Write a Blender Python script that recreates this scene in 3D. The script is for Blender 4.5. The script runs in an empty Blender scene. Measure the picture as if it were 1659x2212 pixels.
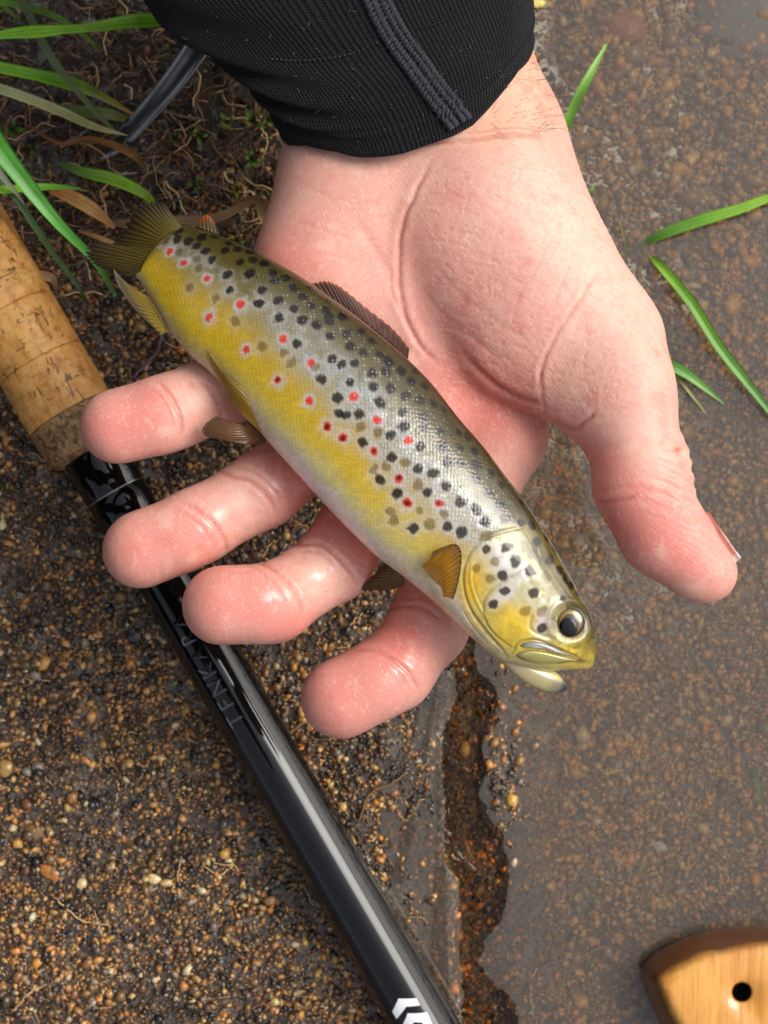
import bpy, bmesh, math, random
import numpy as np
from mathutils import Vector, Matrix
from mathutils.bvhtree import BVHTree

rng = np.random.default_rng(7)
random.seed(7)
scene = bpy.context.scene
COL = scene.collection

# ------------------------------------------------------------------ camera, world, sun, exposure
HCAM = 0.52                      # camera height above the bank, metres, looking straight down
KPX = 2.62e-4                    # metres per layout unit per metre of distance
CX, CY = 829.5, 1106.0           # layout units run 1659 x 2212 over the picture
cam_data = bpy.data.cameras.new("camera")
cam = bpy.data.objects.new("camera", cam_data)
COL.objects.link(cam)
cam.location = (0, 0, HCAM)
cam.rotation_euler = (0, 0, 0)
cam_data.sensor_fit = 'HORIZONTAL'
cam_data.sensor_width = 36.0
cam_data.lens = 18.0 / (829.5 * KPX)
cam_data.clip_start = 0.02
cam_data.clip_end = 200.0
cam_data.dof.use_dof = True
cam_data.dof.focus_distance = HCAM - 0.113
cam_data.dof.aperture_fstop = 40.0
scene.camera = cam

SUN_EL, SUN_AZ = math.radians(48), math.radians(66)   # azimuth clockwise from +Y
world = bpy.data.worlds.new("World")
scene.world = world
world.use_nodes = True
wn = world.node_tree.nodes; wl = world.node_tree.links
wn.clear()
w_out = wn.new('ShaderNodeOutputWorld')
w_bg = wn.new('ShaderNodeBackground'); w_bg.inputs['Strength'].default_value = 0.15
w_hs = wn.new('ShaderNodeHueSaturation'); w_hs.inputs['Saturation'].default_value = 0.42
w_sky = wn.new('ShaderNodeTexSky'); w_sky.sky_type = 'NISHITA'; w_sky.sun_disc = False
w_sky.sun_elevation = SUN_EL; w_sky.sun_rotation = SUN_AZ
w_sky.air_density = 1.0; w_sky.dust_density = 3.0
wl.new(w_sky.outputs[0], w_hs.inputs['Color']); wl.new(w_hs.outputs[0], w_bg.inputs['Color'])
wl.new(w_bg.outputs[0], w_out.inputs['Surface'])

sun_d = bpy.data.lights.new("sun", 'SUN'); sun_d.energy = 1.1; sun_d.angle = math.radians(31)
sun_d.color = (1.0, 0.96, 0.9)
sun = bpy.data.objects.new("sun", sun_d); COL.objects.link(sun)
sdir = Vector((math.sin(SUN_AZ) * math.cos(SUN_EL), math.cos(SUN_AZ) * math.cos(SUN_EL), math.sin(SUN_EL)))
sun.rotation_euler = sdir.to_track_quat('Z', 'Y').to_euler()

scene.view_settings.view_transform = 'Standard'
scene.view_settings.look = 'None'
scene.view_settings.gamma = 1.0
scene.view_settings.use_curve_mapping = False
scene.view_settings.exposure = 0.66
scene.cycles.max_bounces = 8
scene.cycles.transparent_max_bounces = 12

# ------------------------------------------------------------------ helpers
def S(z): return KPX * (HCAM - z)
def P(px, py, z): return np.array(((px - CX) * S(z), (CY - py) * S(z), z))
def toP(v):
    v = np.asarray(v); s = KPX * (HCAM - v[..., 2])
    return np.stack([v[..., 0] / s + CX, CY - v[..., 1] / s], -1)
def lin(r, g, b):
    f = lambda c: (c / 255 / 12.92) if c / 255 <= 0.04045 else ((c / 255 + 0.055) / 1.055) ** 2.4
    return (f(r), f(g), f(b))

def root_loc(o):
    while o.parent: o = o.parent
    return np.array(o.location)

def link_mesh(name, verts, faces, mat=None, parent=None, loc=None, smooth=True, colors=None, attrs=None, uv=None):
    """verts in world space; origin at loc (or the root's origin when it is a part)"""
    verts = np.asarray(verts, float).reshape(-1, 3)
    if parent is not None: base = root_loc(parent)
    elif loc is not None: base = np.asarray(loc, float)
    else:
        base = np.array([*((verts.min(0) + verts.max(0)) / 2)[:2], verts[:, 2].min()])
    v = verts - base
    me = bpy.data.meshes.new(name)
    if isinstance(faces, np.ndarray) and faces.ndim == 2:
        nf, k = faces.shape
        me.vertices.add(len(v)); me.vertices.foreach_set('co', v.ravel().astype(np.float32))
        me.loops.add(nf * k); me.loops.foreach_set('vertex_index', faces.ravel().astype(np.int32))
        me.polygons.add(nf)
        me.polygons.foreach_set('loop_start', (np.arange(nf) * k).astype(np.int32))
        me.polygons.foreach_set('loop_total', np.full(nf, k, np.int32))
        me.update(calc_edges=True); me.validate()
    else:
        me.from_pydata(v.tolist(), [], [list(map(int, f)) for f in faces]); me.update()
    if smooth and len(me.polygons):
        me.polygons.foreach_set('use_smooth', np.ones(len(me.polygons), bool))
    if colors is not None:
        a = me.color_attributes.new('col', 'FLOAT_COLOR', 'POINT')
        c = np.ones((len(v), 4), np.float32); c[:, :3] = colors
        a.data.foreach_set('color', c.ravel())
    for k_, arr in (attrs or {}).items():
        a = me.attributes.new(k_, 'FLOAT', 'POINT'); a.data.foreach_set('value', np.asarray(arr, np.float32))
    if uv is not None:
        l = me.uv_layers.new(name='UVMap')
        vi = np.empty(len(me.loops), np.int32); me.loops.foreach_get('vertex_index', vi)
        l.data.foreach_set('uv', np.asarray(uv, np.float32)[vi].ravel())
    if mat: me.materials.append(mat)
    o = bpy.data.objects.new(name, me); COL.objects.link(o)
    if parent is not None: o.parent = parent
    else: o.location = base.tolist()
    return o

def tag(o, label=None, cat=None, group=None, kind=None):
    if label: o['label'] = label
    if cat: o['category'] = cat
    if group: o['group'] = group
    if kind: o['kind'] = kind
    return o
def empty(name, loc):
    o = bpy.data.objects.new(name, None); COL.objects.link(o); o.location = list(map(float, loc)); o.empty_display_size = 0.01
    return o

def catmull(pts, n):
    """resample a polyline of any dimension with a Catmull-Rom spline, n points"""
    p = np.asarray(pts, float)
    if len(p) == 2:
        t = np.linspace(0, 1, n)[:, None]; return p[0] * (1 - t) + p[1] * t
    q = np.vstack([2 * p[0] - p[1], p, 2 * p[-1] - p[-2]])
    t = np.linspace(0, len(p) - 1, n); i = np.minimum(t.astype(int), len(p) - 2); f = (t - i)[:, None]
    a, b, c, d = q[i], q[i + 1], q[i + 2], q[i + 3]
    return 0.5 * (2 * b + (c - a) * f + (2 * a - 5 * b + 4 * c - d) * f ** 2 + (3 * b - a - 3 * c + d) * f ** 3)

def grid_faces(nu, nv, close_v=True, close_u=False):
    i = np.arange(nu if close_u else nu - 1)[:, None]; j = np.arange(nv if close_v else nv - 1)[None, :]
    a = i * nv + j; b = i * nv + (j + 1) % nv; i2 = (i + 1) % nu
    c = i2 * nv + (j + 1) % nv; d = i2 * nv + j
    return np.stack([a + 0 * j, b + 0 * i, c + 0 * i, d + 0 * i], -1).reshape(-1, 4)

def tube(path, radii, n=8, flat=1.0):
    """closed tube along a 3-D path -> verts, faces (list)"""
    p = np.asarray(path, float); m = len(p)
    r = np.broadcast_to(np.asarray(radii, float), (m,))
    T = np.gradient(p, axis=0); T /= np.linalg.norm(T, axis=1)[:, None] + 1e-12
    up = np.array([0, 0, 1.0]) if abs(T[0, 2]) < 0.9 else np.array([1.0, 0, 0])
    A = np.cross(T, up); A /= np.linalg.norm(A, axis=1)[:, None] + 1e-12
    B = np.cross(A, T)
    th = np.arange(n) / n * 2 * math.pi
    v = p[:, None] + r[:, None, None] * (np.cos(th)[None, :, None] * A[:, None] + flat * np.sin(th)[None, :, None] * B[:, None])
    f = grid_faces(m, n).tolist()
    f.append(list(range(n))[::-1]); f.append([(m - 1) * n + k for k in range(n)])
    return v.reshape(-1, 3), f

class Acc:
    def __init__(s): s.v = []; s.f = []; s.c = []; s.n = 0
    def add(s, v, f, c=None):
        v = np.asarray(v); s.v.append(v); s.f += [[i + s.n for i in q] for q in f]; s.n += len(v)
        if c is not None: s.c.append(np.broadcast_to(np.asarray(c, float), (len(v), 3)))
    def build(s, name, mat, **k):
        return link_mesh(name, np.vstack(s.v), s.f, mat, colors=np.vstack(s.c) if s.c else None, **k)

def bvh_of(o):
    me = o.data; base = root_loc(o)
    vs = [Vector(np.array(v.co) + base) for v in me.vertices]
    return BVHTree.FromPolygons(vs, [tuple(p.vertices) for p in me.polygons])
def drop(bvh, px, py):
    """point and normal of the surface that lies at layout position px,py"""
    d = Vector(P(px, py, 0.0)) - cam.location; d.normalize()
    h = bvh.ray_cast(cam.location, d)
    return (np.array(h[0]), np.array(h[1])) if h[0] is not None else (None, None)

def vnoise(p, seed=0):
    """smooth value noise, p (N,3) -> (-1..1)"""
    i = np.floor(p).astype(np.int64); f = p - i; f = f * f * (3 - 2 * f)
    def h(a):
        n = (a[:, 0] * 73856093 ^ a[:, 1] * 19349663 ^ a[:, 2] * 83492791 ^ (seed * 2654435761)) & 0x7fffffff
        n = (n * 1103515245 + 12345) & 0x7fffffff; n = ((n >> 9) ^ n) * 69069 & 0x7fffffff
        return n / 0x3fffffff - 1
    o = np.zeros(len(p))
    for dx in (0, 1):
        for dy in (0, 1):
            for dz in (0, 1):
                w = (f[:, 0] if dx else 1 - f[:, 0]) * (f[:, 1] if dy else 1 - f[:, 1]) * (f[:, 2] if dz else 1 - f[:, 2])
                o += w * h(i + np.array([dx, dy, dz]))
    return o
def fbm(p, oct=4, seed=0):
    o = 0; a = 1; t = 0
    for k in range(oct):
        o = o + a * vnoise(p * 2 ** k, seed + k); t += a; a *= .5
    return o / t
def seg_dist(pts, poly):
    """2-D distance of pts (N,2) to a polyline, and the position 0..1 along it"""
    poly = np.asarray(poly, float); best = np.full(len(pts), 1e9); pos = np.zeros(len(pts)); m = len(poly) - 1
    for k in range(m):
        a, b = poly[k], poly[k + 1]; ab = b - a
        t = np.clip(((pts - a) @ ab) / (ab @ ab + 1e-12), 0, 1)
        d = np.linalg.norm(pts - a - t[:, None] * ab, axis=1)
        w = d < best; best[w] = d[w]; pos[w] = (k + t[w]) / m
    return best, pos
def sstep(a, b, x):
    t = np.clip((x - a) / (b - a), 0, 1); return t * t * (3 - 2 * t)

# ------------------------------------------------------------------ material helpers
class NT:
    def __init__(s, name):
        s.m = bpy.data.materials.new(name); s.m.use_nodes = True
        s.t = s.m.node_tree; s.t.nodes.clear()
        s.out = s.t.nodes.new('ShaderNodeOutputMaterial')
    def n(s, typ, props=None, **ins):
        nd = s.t.nodes.new(typ)
        for k, v in (props or {}).items(): setattr(nd, k, v)
        for k, v in ins.items():
            k2 = k.replace('_', ' ')
            key = k2 if k2 in nd.inputs else k
            if key not in nd.inputs and key[0] == 'i' and key[1:].isdigit(): key = int(key[1:])
            if hasattr(v, 'is_output') or isinstance(v, bpy.types.NodeSocket): s.t.links.new(v, nd.inputs[key])
            else:
                if isinstance(v, tuple) and len(v) == 3 and nd.inputs[key].type == 'RGBA': v = (*v, 1)
                nd.inputs[key].default_value = v
        return nd
    def math(s, op, a, b=None, c=None, clamp=False):
        nd = s.t.nodes.new('ShaderNodeMath'); nd.operation = op; nd.use_clamp = clamp
        for i, x in enumerate((a, b, c)):
            if x is None: continue
            if isinstance(x, bpy.types.NodeSocket): s.t.links.new(x, nd.inputs[i])
            else: nd.inputs[i].default_value = x
        return nd.outputs[0]
    def mix(s, fac, a, b, blend='MIX'):
        nd = s.t.nodes.new('ShaderNodeMix'); nd.data_type = 'RGBA'; nd.blend_type = blend
        for idx, x in ((0, fac), (6, a), (7, b)):
            if isinstance(x, bpy.types.NodeSocket): s.t.links.new(x, nd.inputs[idx])
            else: nd.inputs[idx].default_value = (*x, 1) if isinstance(x, tuple) and len(x) == 3 else x
        return nd.outputs[2]
    def ramp(s, fac, stops, interp='LINEAR'):
        nd = s.t.nodes.new('ShaderNodeValToRGB'); s.t.links.new(fac, nd.inputs[0])
        cr = nd.color_ramp; cr.interpolation = interp
        while len(cr.elements) < len(stops): cr.elements.new(0.5)
        for e, (p, c) in zip(cr.elements, stops):
            e.position = p; e.color = (*c, 1) if isinstance(c, tuple) else (c, c, c, 1)
        return nd.outputs[0]
    def attr(s, name): return s.n('ShaderNodeAttribute', {'attribute_name': name})
    def coord(s, which='Object'): return s.n('ShaderNodeTexCoord').outputs[which]
    def scaled(s, vec, sc, rot=(0, 0, 0)):
        return s.n('ShaderNodeMapping', None, Vector=vec, Scale=sc if isinstance(sc, tuple) else (sc,) * 3, Rotation=rot).outputs[0]
    def noise(s, vec, scale, detail=3, rough=.55, out=0, dist=0.0):
        return s.n('ShaderNodeTexNoise', None, Vector=vec, Scale=scale, Detail=detail, Roughness=rough, Distortion=dist).outputs[out]
    def bump(s, h, strength=.3, dist=0.0005, normal=None):
        k = dict(Strength=strength, Distance=dist, Height=h)
        if normal is not None: k['Normal'] = normal
        return s.n('ShaderNodeBump', None, **k).outputs[0]
    def bsdf(s, **ins):
        b = s.n('ShaderNodeBsdfPrincipled', None, **ins); s.t.links.new(b.outputs[0], s.out.inputs['Surface']); return b
# ------------------------------------------------------------------ the hand (person)
def round_cone(X, Y, Z, a, b, ra, rb, fz=1.0):
    ab = b - a; L2 = ab @ ab + 1e-12
    px, py, pz = X - a[0], Y - a[1], Z - a[2]
    t = np.clip((px * ab[0] + py * ab[1] + pz * ab[2]) / L2, 0, 1)
    dx, dy, dz = px - t * ab[0], py - t * ab[1], (pz - t * ab[2]) / fz
    return np.sqrt(dx * dx + dy * dy + dz * dz) - (ra + (rb - ra) * t)
def smin(a, b, k):
    h = np.clip(0.5 + 0.5 * (b - a) / k, 0, 1)
    return b * (1 - h) + a * h - k * h * (1 - h)

def surface_nets(F, org, h):
    ins = F < 0
    nx, ny, nz = F.shape
    c = [F[i:nx - 1 + i, j:ny - 1 + j, k:nz - 1 + k] for i in (0, 1) for j in (0, 1) for k in (0, 1)]
    cnt = sum((q < 0).astype(np.int8) for q in c)
    mixed = (cnt > 0) & (cnt < 8)
    idx = np.full(mixed.shape, -1, np.int64); cells = np.argwhere(mixed); idx[mixed] = np.arange(len(cells))
    vals = np.stack([q[mixed] for q in c], 1)
    offs = np.array([(i, j, k) for i in (0, 1) for j in (0, 1) for k in (0, 1)], float)
    acc = np.zeros((len(cells), 3)); n = np.zeros(len(cells))
    for p in range(8):
        for q in range(p + 1, 8):
            if np.abs(offs[p] - offs[q]).sum() != 1: continue
            a, b = vals[:, p], vals[:, q]; m = (a < 0) != (b < 0)
            t = np.where(m, a / np.where(m, a - b, 1), 0)
            pt = offs[p] + t[:, None] * (offs[q] - offs[p])
            acc[m] += pt[m]; n[m] += 1
    V = org + (cells + acc / n[:, None]) * h
    quads = []
    for ax in range(3):
        sl0 = [slice(None)] * 3; sl1 = [slice(None)] * 3
        sl0[ax] = slice(0, -1); sl1[ax] = slice(1, None)
        A, B = ins[tuple(sl0)], ins[tuple(sl1)]
        e = np.argwhere(A != B); o1, o2 = [x for x in range(3) if x != ax]
        ok = (e[:, o1] > 0) & (e[:, o2] > 0) & (e[:, o1] < F.shape[o1] - 1) & (e[:, o2] < F.shape[o2] - 1)
        e = e[ok]
        def cell(d1, d2):
            g = e.copy(); g[:, o1] += d1; g[:, o2] += d2
            return idx[g[:, 0], g[:, 1], g[:, 2]]
        q = np.stack([cell(-1, -1), cell(0, -1), cell(0, 0), cell(-1, 0)], 1)
        flip = A[e[:, 0], e[:, 1], e[:, 2]]
        if ax == 1: flip = ~flip
        q[~flip] = q[~flip][:, ::-1]
        quads.append(q)
    return V, np.vstack(quads)

def hand_prims():
    # (px, py, z, r_in_px) chains; r converted at that depth
    def C(a, b, fz=1.0):
        A = P(*a[:3]); B = P(*b[:3])
        return (A, B, a[3] * S(a[2]), b[3] * S(b[2]), fz)
    palm = [
        (C((850, -420, .080, 225), (868, 60, .084, 215), .82), 0.004),     # forearm
        (C((868, 60, .084, 215), (925, 250, .086, 196), .80), 0.012),     # wrist
        (C((972, 30, .084, 138), (1036, 240, .087, 146), .95), 0.008),
        (C((800, 260, .085, 165), (880, 330, .085, 165), .85), 0.010),
        (C((760, 400, .088, 150), (655, 700, .090, 96), .85), 0.012),     # hypothenar / fifth metacarpal
        (C((745, 430, .091, 135), (690, 580, .091, 142), .85), 0.008),
        (C((880, 380, .086, 150), (790, 800, .089, 98), .8), 0.012),      # fourth
        (C((960, 380, .086, 150), (935, 890, .0885, 98), .8), 0.012),     # third
        (C((1040, 380, .086, 140), (1085, 940, .088, 92), .8), 0.012),    # second
        (C((1090, 340, .0885, 118), (1316, 735, .097, 96), .95), 0.014),  # first metacarpal
        (C((1060, 430, .097, 150), (1170, 640, .0985, 150), .72), 0.010), # thenar mound
        (C((1010, 500, .0985, 120), (1105, 720, .0985, 105), .62), 0.008),
        (C((1150, 690, .0985, 110), (1240, 800, .102, 96), .7), 0.010),
        (C((1120, 780, .0975, 62), (1250, 845, .104, 70), .7), 0.008),    # web fold
        (C((1316, 735, .097, 100), (1345, 850, .1035, 98), 1), 0.010),    # thumb
        (C((1345, 850, .1035, 98), (1386, 1050, .110, 97), 1), 0.008),
        (C((1386, 1050, .110, 97), (1432, 1150, .1125, 90), .95), 0.004),
        (C((1432, 1150, .1125, 90), (1530, 1238, .1135, 64), .9), 0.004),
        (C((1450, 1165, .115, 84), (1505, 1220, .115, 72), .85), 0.003),
        (C((1440, 985, .1085, 42), (1450, 1040, .1085, 36), 1), 0.004),   # knuckle of the thumb
    ]
    F = {}
    F['little'] = [
        (C((655, 700, .089, 92), (560, 800, .094, 88), 1), .004),
        (C((560, 800, .094, 88), (450, 856, .1005, 84), 1), .003),
        (C((450, 856, .1005, 84), (372, 888, .1045, 80), 1), .002),
        (C((372, 888, .1045, 82), (250, 922, .106, 84), .92), .0035),
        (C((330, 905, .1075, 78), (262, 922, .1075, 78), .85), .003)]
    F['ring'] = [
        (C((790, 800, .087, 94), (690, 960, .0925, 86), 1), .004),
        (C((690, 960, .0925, 86), (570, 1058, .1005, 84), 1), .003),
        (C((570, 1056, .1000, 84), (425, 1136, .1045, 80), 1), .002),
        (C((425, 1136, .1045, 82), (302, 1188, .1055, 87), .92), .0035),
        (C((380, 1163, .1075, 78), (315, 1183, .1075, 80), .85), .003)]
    F['middle'] = [
        (C((935, 890, .086, 94), (800, 1080, .0905, 88), 1), .004),
        (C((800, 1080, .0905, 88), (720, 1216, .0995, 86), 1), .003),
        (C((720, 1218, .1000, 86), (590, 1304, .1095, 81), 1), .002),
        (C((590, 1304, .1095, 83), (474, 1308, .112, 88), .92), .0035),
        (C((545, 1305, .1135, 80), (485, 1306, .114, 83), .85), .003)]
    F['index'] = [
        (C((1085, 940, .086, 92), (975, 1190, .089, 88), 1), .004),
        (C((975, 1190, .089, 88), (925, 1352, .095, 92), 1), .003),
        (C((925, 1352, .095, 90), (852, 1448, .1005, 86), 1), .002),
        (C((852, 1448, .1005, 86), (736, 1508, .102, 92), .92), .0035),
        (C((800, 1478, .104, 82), (745, 1503, .104, 84), .85), .003)]
    return palm, F

HV = 0.00085
def build_hand():
    lo = np.minimum(P(100, 1680, .12), P(100, 1680, .06)); hi = np.maximum(P(1660, -330, .12), P(1660, -330, .06))
    lo[2], hi[2] = .050, .130
    n = np.ceil((hi - lo) / HV).astype(int)
    ax = [lo[i] + np.arange(n[i]) * HV for i in range(3)]
    palm, F = hand_prims()
    def evalp(prims, base=None):
        D = np.full(n, 1.0, np.float32) if base is None else base
        for (a, b, ra, rb, fz), k in prims:
            m = max(ra, rb) + k * 2.2 + .004
            s = []
            for i in range(3):
                l = np.searchsorted(ax[i], min(a[i], b[i]) - m); h = np.searchsorted(ax[i], max(a[i], b[i]) + m)
                s.append(slice(l, h))
            X = ax[0][s[0]][:, None, None]; Y = ax[1][s[1]][None, :, None]; Z = ax[2][s[2]][None, None, :]
            d = round_cone(X, Y, Z, a, b, ra, rb, fz)
            D[tuple(s)] = smin(D[tuple(s)], d, k)
        return D
    Dp = evalp(palm)
    out = Dp.copy()
    for nm, pr in F.items():
        Df = evalp([((a, b, ra * .965, rb * (.93 if i >= 3 else .965), fz), k) for i, ((a, b, ra, rb, fz), k) in enumerate(pr)])
        out = np.minimum(out, smin(Dp, Df, .005))
    V, Q = surface_nets(out, lo, HV)
    return V, Q

def lap_smooth(V, Q, it, lam=.5):
    e = np.vstack([Q[:, [i, (i + 1) % Q.shape[1]]] for i in range(Q.shape[1])])
    e = np.vstack([e, e[:, ::-1]]); n = len(V)
    deg = np.bincount(e[:, 0], minlength=n).clip(1)
    for _ in range(it):
        s = np.stack([np.bincount(e[:, 0], V[e[:, 1], k], n) for k in range(3)], 1) / deg[:, None]
        V = V + lam * (s - V)
    return V
def subdivide_quads(V, Q):
    n = len(V)
    e = np.sort(np.vstack([Q[:, [i, (i + 1) % 4]] for i in range(4)]), 1)
    key = e[:, 0] * n + e[:, 1]
    u, inv = np.unique(key, return_inverse=True); ea, eb = u // n, u % n
    em = (V[ea] + V[eb]) / 2; fm = V[Q].mean(1); m = len(Q)
    ei = inv.reshape(4, m).T + n; fi = np.arange(m) + n + len(u)
    W = np.vstack([V, em, fm]); q = []
    for i in range(4):
        q.append(np.stack([Q[:, i], ei[:, i], fi, ei[:, (i + 3) % 4]], 1))
    return W, np.vstack(q)
def vnormals(V, Q):
    nrm = np.cross(V[Q[:, 2]] - V[Q[:, 0]], V[Q[:, 3]] - V[Q[:, 1]])
    N = np.stack([np.bincount(Q.ravel(), np.repeat(nrm[:, k], 4), len(V)) for k in range(3)], 1)
    return N / (np.linalg.norm(N, axis=1)[:, None] + 1e-15)

hv, hq = build_hand()
hv = lap_smooth(hv, hq, 3)
hv, hq = subdivide_quads(hv, hq)
hv = lap_smooth(hv, hq, 2)
hn = vnormals(hv, hq)
if (hn[:, 2] * (hv[:, 2] - hv[:, 2].mean())).mean() < 0:
    hq = hq[:, ::-1].copy(); hn = -hn
# creases: polyline in layout units, width (px), depth (mm)
CREASES = [
    ([(930, 345), (905, 400), (880, 450), (866, 500), (862, 560), (863, 616), (876, 686), (909, 749), (950, 790)], 7, .55),
    ([(1290, 580), (1250, 651), (1204, 720), (1172, 790), (1160, 840)], 6, .35),
    ([(1166, 795), (1170, 850), (1178, 900)], 6, .3),
    ([(890, 312), (926, 308), (1007, 303), (1094, 292), (1180, 296)], 6, .7),
    ([(960, 290), (1040, 284), (1120, 276), (1185, 284)], 5, .35),
    ([(1000, 765), (1040, 805), (1080, 838), (1128, 862), (1168, 872)], 9, .9),
    ([(1190, 905), (1236, 928), (1262, 912), (1285, 892)], 7, .6),
    ([(1283, 1090), (1317, 1083), (1345, 1078), (1372, 1072)], 6, .45),
    ([(1285, 1062), (1330, 1055), (1380, 1050)], 6, .18),
    ([(1295, 960), (1330, 960), (1360, 950)], 10, .12),
    ([(772, 470), (800, 520), (836, 580), (868, 640)], 14, .22),
    ([(700, 640), (770, 690), (850, 730), (920, 775)], 12, .25),
    ([(900, 620), (960, 680), (1040, 740), (1110, 790)], 12, .16),
    ([(930, 560), (1000, 640), (1080, 700), (1150, 740)], 10, .12),
    ([(840, 590), (850, 640), (890, 720), (900, 760)], 6, .25),
    ([(1040, 420), (1100, 440), (1180, 500), (1230, 560)], 9, .12),
    ([(1060, 380), (1130, 400), (1200, 430), (1262, 480)], 8, .13),
    ([(1000, 450), (1050, 420), (1130, 360), (1190, 345)], 8, .10),
    ([(1210, 470), (1195, 540), (1160, 600)], 5, .13),
    ([(1240, 520), (1215, 610), (1180, 680)], 5, .12),
    ([(335, 822), (362, 845), (382, 880), (392, 918), (386, 948)], 6, .55),
    ([(430, 820), (452, 840), (474, 879), (480, 915)], 7, .35),
    ([(384, 1078), (420, 1098), (452, 1122), (484, 1165), (486, 1200)], 6, .45),
    ([(468, 1017), (505, 1030), (541, 1040), (580, 1076), (598, 1112)], 6, .6),
    ([(500, 1008), (548, 1018), (592, 1050), (612, 1080)], 5, .3),
    ([(546, 1208), (580, 1224), (614, 1246), (646, 1290), (654, 1340)], 6, .5),
    ([(530, 1216), (570, 1240), (604, 1268), (630, 1310)], 5, .22),
    ([(612, 1180), (655, 1174), (697, 1178), (748, 1224), (772, 1262)], 6, .65),
    ([(760, 1402), (795, 1402), (828, 1412), (880, 1450), (908, 1496)], 6, .5),
    ([(826, 1318), (870, 1308), (917, 1314), (960, 1345)], 7, .5),
    ([(840, 1300), (890, 1292), (940, 1300)], 6, .3),
    ([(325, 840), (350, 862), (368, 895), (376, 925)], 4, .18), ([(376, 1100), (410, 1118), (440, 1145), (462, 1180)], 4, .2), ([(780, 1418), (820, 1424), (860, 1452), (886, 1490)], 4, .22), ([(640, 1192), (690, 1192), (735, 1234), (756, 1268)], 4, .25),
    ([(640, 390), (700, 420), (760, 440), (830, 440)], 5, .10), ([(620, 470), (700, 500), (780, 520), (850, 520)], 5, .10), ([(880, 430), (960, 420), (1040, 440), (1110, 500)], 5, .12), ([(880, 520), (960, 520), (1060, 560), (1150, 640)], 5, .12), ([(920, 700), (1000, 720), (1080, 780)], 5, .14), ([(1000, 350), (1010, 430), (990, 520), (1000, 600)], 5, .08), ([(1100, 360), (1090, 450), (1060, 560), (1050, 660)], 5, .10), ([(1250, 640), (1270, 720), (1260, 800), (1290, 880)], 5, .10), ([(1220, 450), (1170, 560), (1120, 640), (1100, 720)], 5, .12),
]
hp = toP(hv); top = hn[:, 2] > .05
crease = np.zeros(len(hv)); disp = np.zeros(len(hv))
for poly, w, dep in CREASES:
    pl = catmull(poly, len(poly) * 5)
    near = top & (hp[:, 0] > pl[:, 0].min() - 60) & (hp[:, 0] < pl[:, 0].max() + 60) & (hp[:, 1] > pl[:, 1].min() - 60) & (hp[:, 1] < pl[:, 1].max() + 60)
    ii = np.where(near)[0]
    if not len(ii): continue
    wob = fbm(hv[ii] * 300, 2, 3) * 3
    d, t = seg_dist(hp[ii] + wob[:, None], pl)
    fade = sstep(0, .15, t) * (1 - sstep(.85, 1, t)) * .8 + .2
    w = w * .7; dep = dep * (.7 if dep > .3 else .5)
    g = np.exp(-(d / w) ** 2) * fade
    sh = np.exp(-((d - 2.6 * w) / (1.8 * w)) ** 2) * fade
    disp[ii] += (-g * dep + .35 * sh * dep) * 1e-3
    crease[ii] = np.maximum(crease[ii], g * min(1, dep * 2.2 + .1))
# soft uneven flesh, wrinkle fan over the thumb ball, wrinkles on the thumb knuckle
disp += fbm(hv * 60, 2, 11) * .00035
fan = sstep(880, 960, hp[:, 0]) * (1 - sstep(1330, 1420, hp[:, 0])) * sstep(320, 380, hp[:, 1]) * (1 - sstep(860, 950, hp[:, 1]))
rp = np.stack([hv[:, 0] * 140 + hv[:, 1] * 560, hv[:, 0] * 560 - hv[:, 1] * 140, hv[:, 2] * 100], 1)
wr = 1 - np.abs(fbm(np.stack([rp[:, 0] * 2.6, rp[:, 1] * .55, rp[:, 2]], 1), 3, 21))
disp -= fan * top * sstep(.86, 1.0, wr) * .00012
crease = np.maximum(crease, fan * top * sstep(.88, 1.0, wr) * .28)
kn = np.exp(-(((hp[:, 0] - 1460) / 45) ** 2 + ((hp[:, 1] - 1030) / 70) ** 2))
kw = np.sin((hp[:, 1] * 1.0 - hp[:, 0] * .45) / 27 * 2 * math.pi + fbm(hv * 250, 2, 5) * 2)
disp += kn * kw * .00042
hv = hv + hn * disp[:, None]

# skin colour: real differences of the skin itself, pinker pads and finger tips, paler thumb ball and wrist
base = np.array(lin(222, 165, 146)); pink = np.array(lin(224, 116, 104)); pale = np.array(lin(234, 190, 168)); red = np.array(lin(206, 88, 70)); tan = np.array(lin(222, 166, 132))
def blob(x, y, rx, ry=None, rot=0):
    ry = ry or rx; c, s = math.cos(rot), math.sin(rot)
    dx, dy = hp[:, 0] - x, hp[:, 1] - y
    u, v = (dx * c + dy * s) / rx, (-dx * s + dy * c) / ry
    return np.exp(-(u * u + v * v))
col = np.tile(base, (len(hv), 1))
def lay(m, c, a=1.0):
    global col
    m = (np.clip(m, 0, 1) * a)[:, None]; col = col * (1 - m) + np.asarray(c) * m
lay(blob(720, 480, 200, 150), lin(217, 150, 130), .7)
lay(blob(1000, 620, 170, 190), lin(220, 148, 136), .7)
lay(blob(1180, 470, 150, 130), pale, .7)
lay(blob(1330, 650, 90, 170, -.5), pale, .75)
lay(blob(1040, 250, 220, 70), tan, .6)
lay(blob(1100, 150, 90, 130), tan, .8)
lay(blob(1090, 880, 130, 85, .4), red, .55)
lay(blob(1000, 860, 120, 90, .5), pink, .6)
lay(blob(620, 560, 110, 60, .5), pink, .5)
for (x, y, r, a) in [(245, 925, 85, .62), (300, 1195, 90, .62), (470, 1300, 95, .6), (730, 1515, 95, .62), (1520, 1235, 90, .45), (1440, 1170, 90, .6)]: lay(blob(x, y, r), pink, a)
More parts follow.
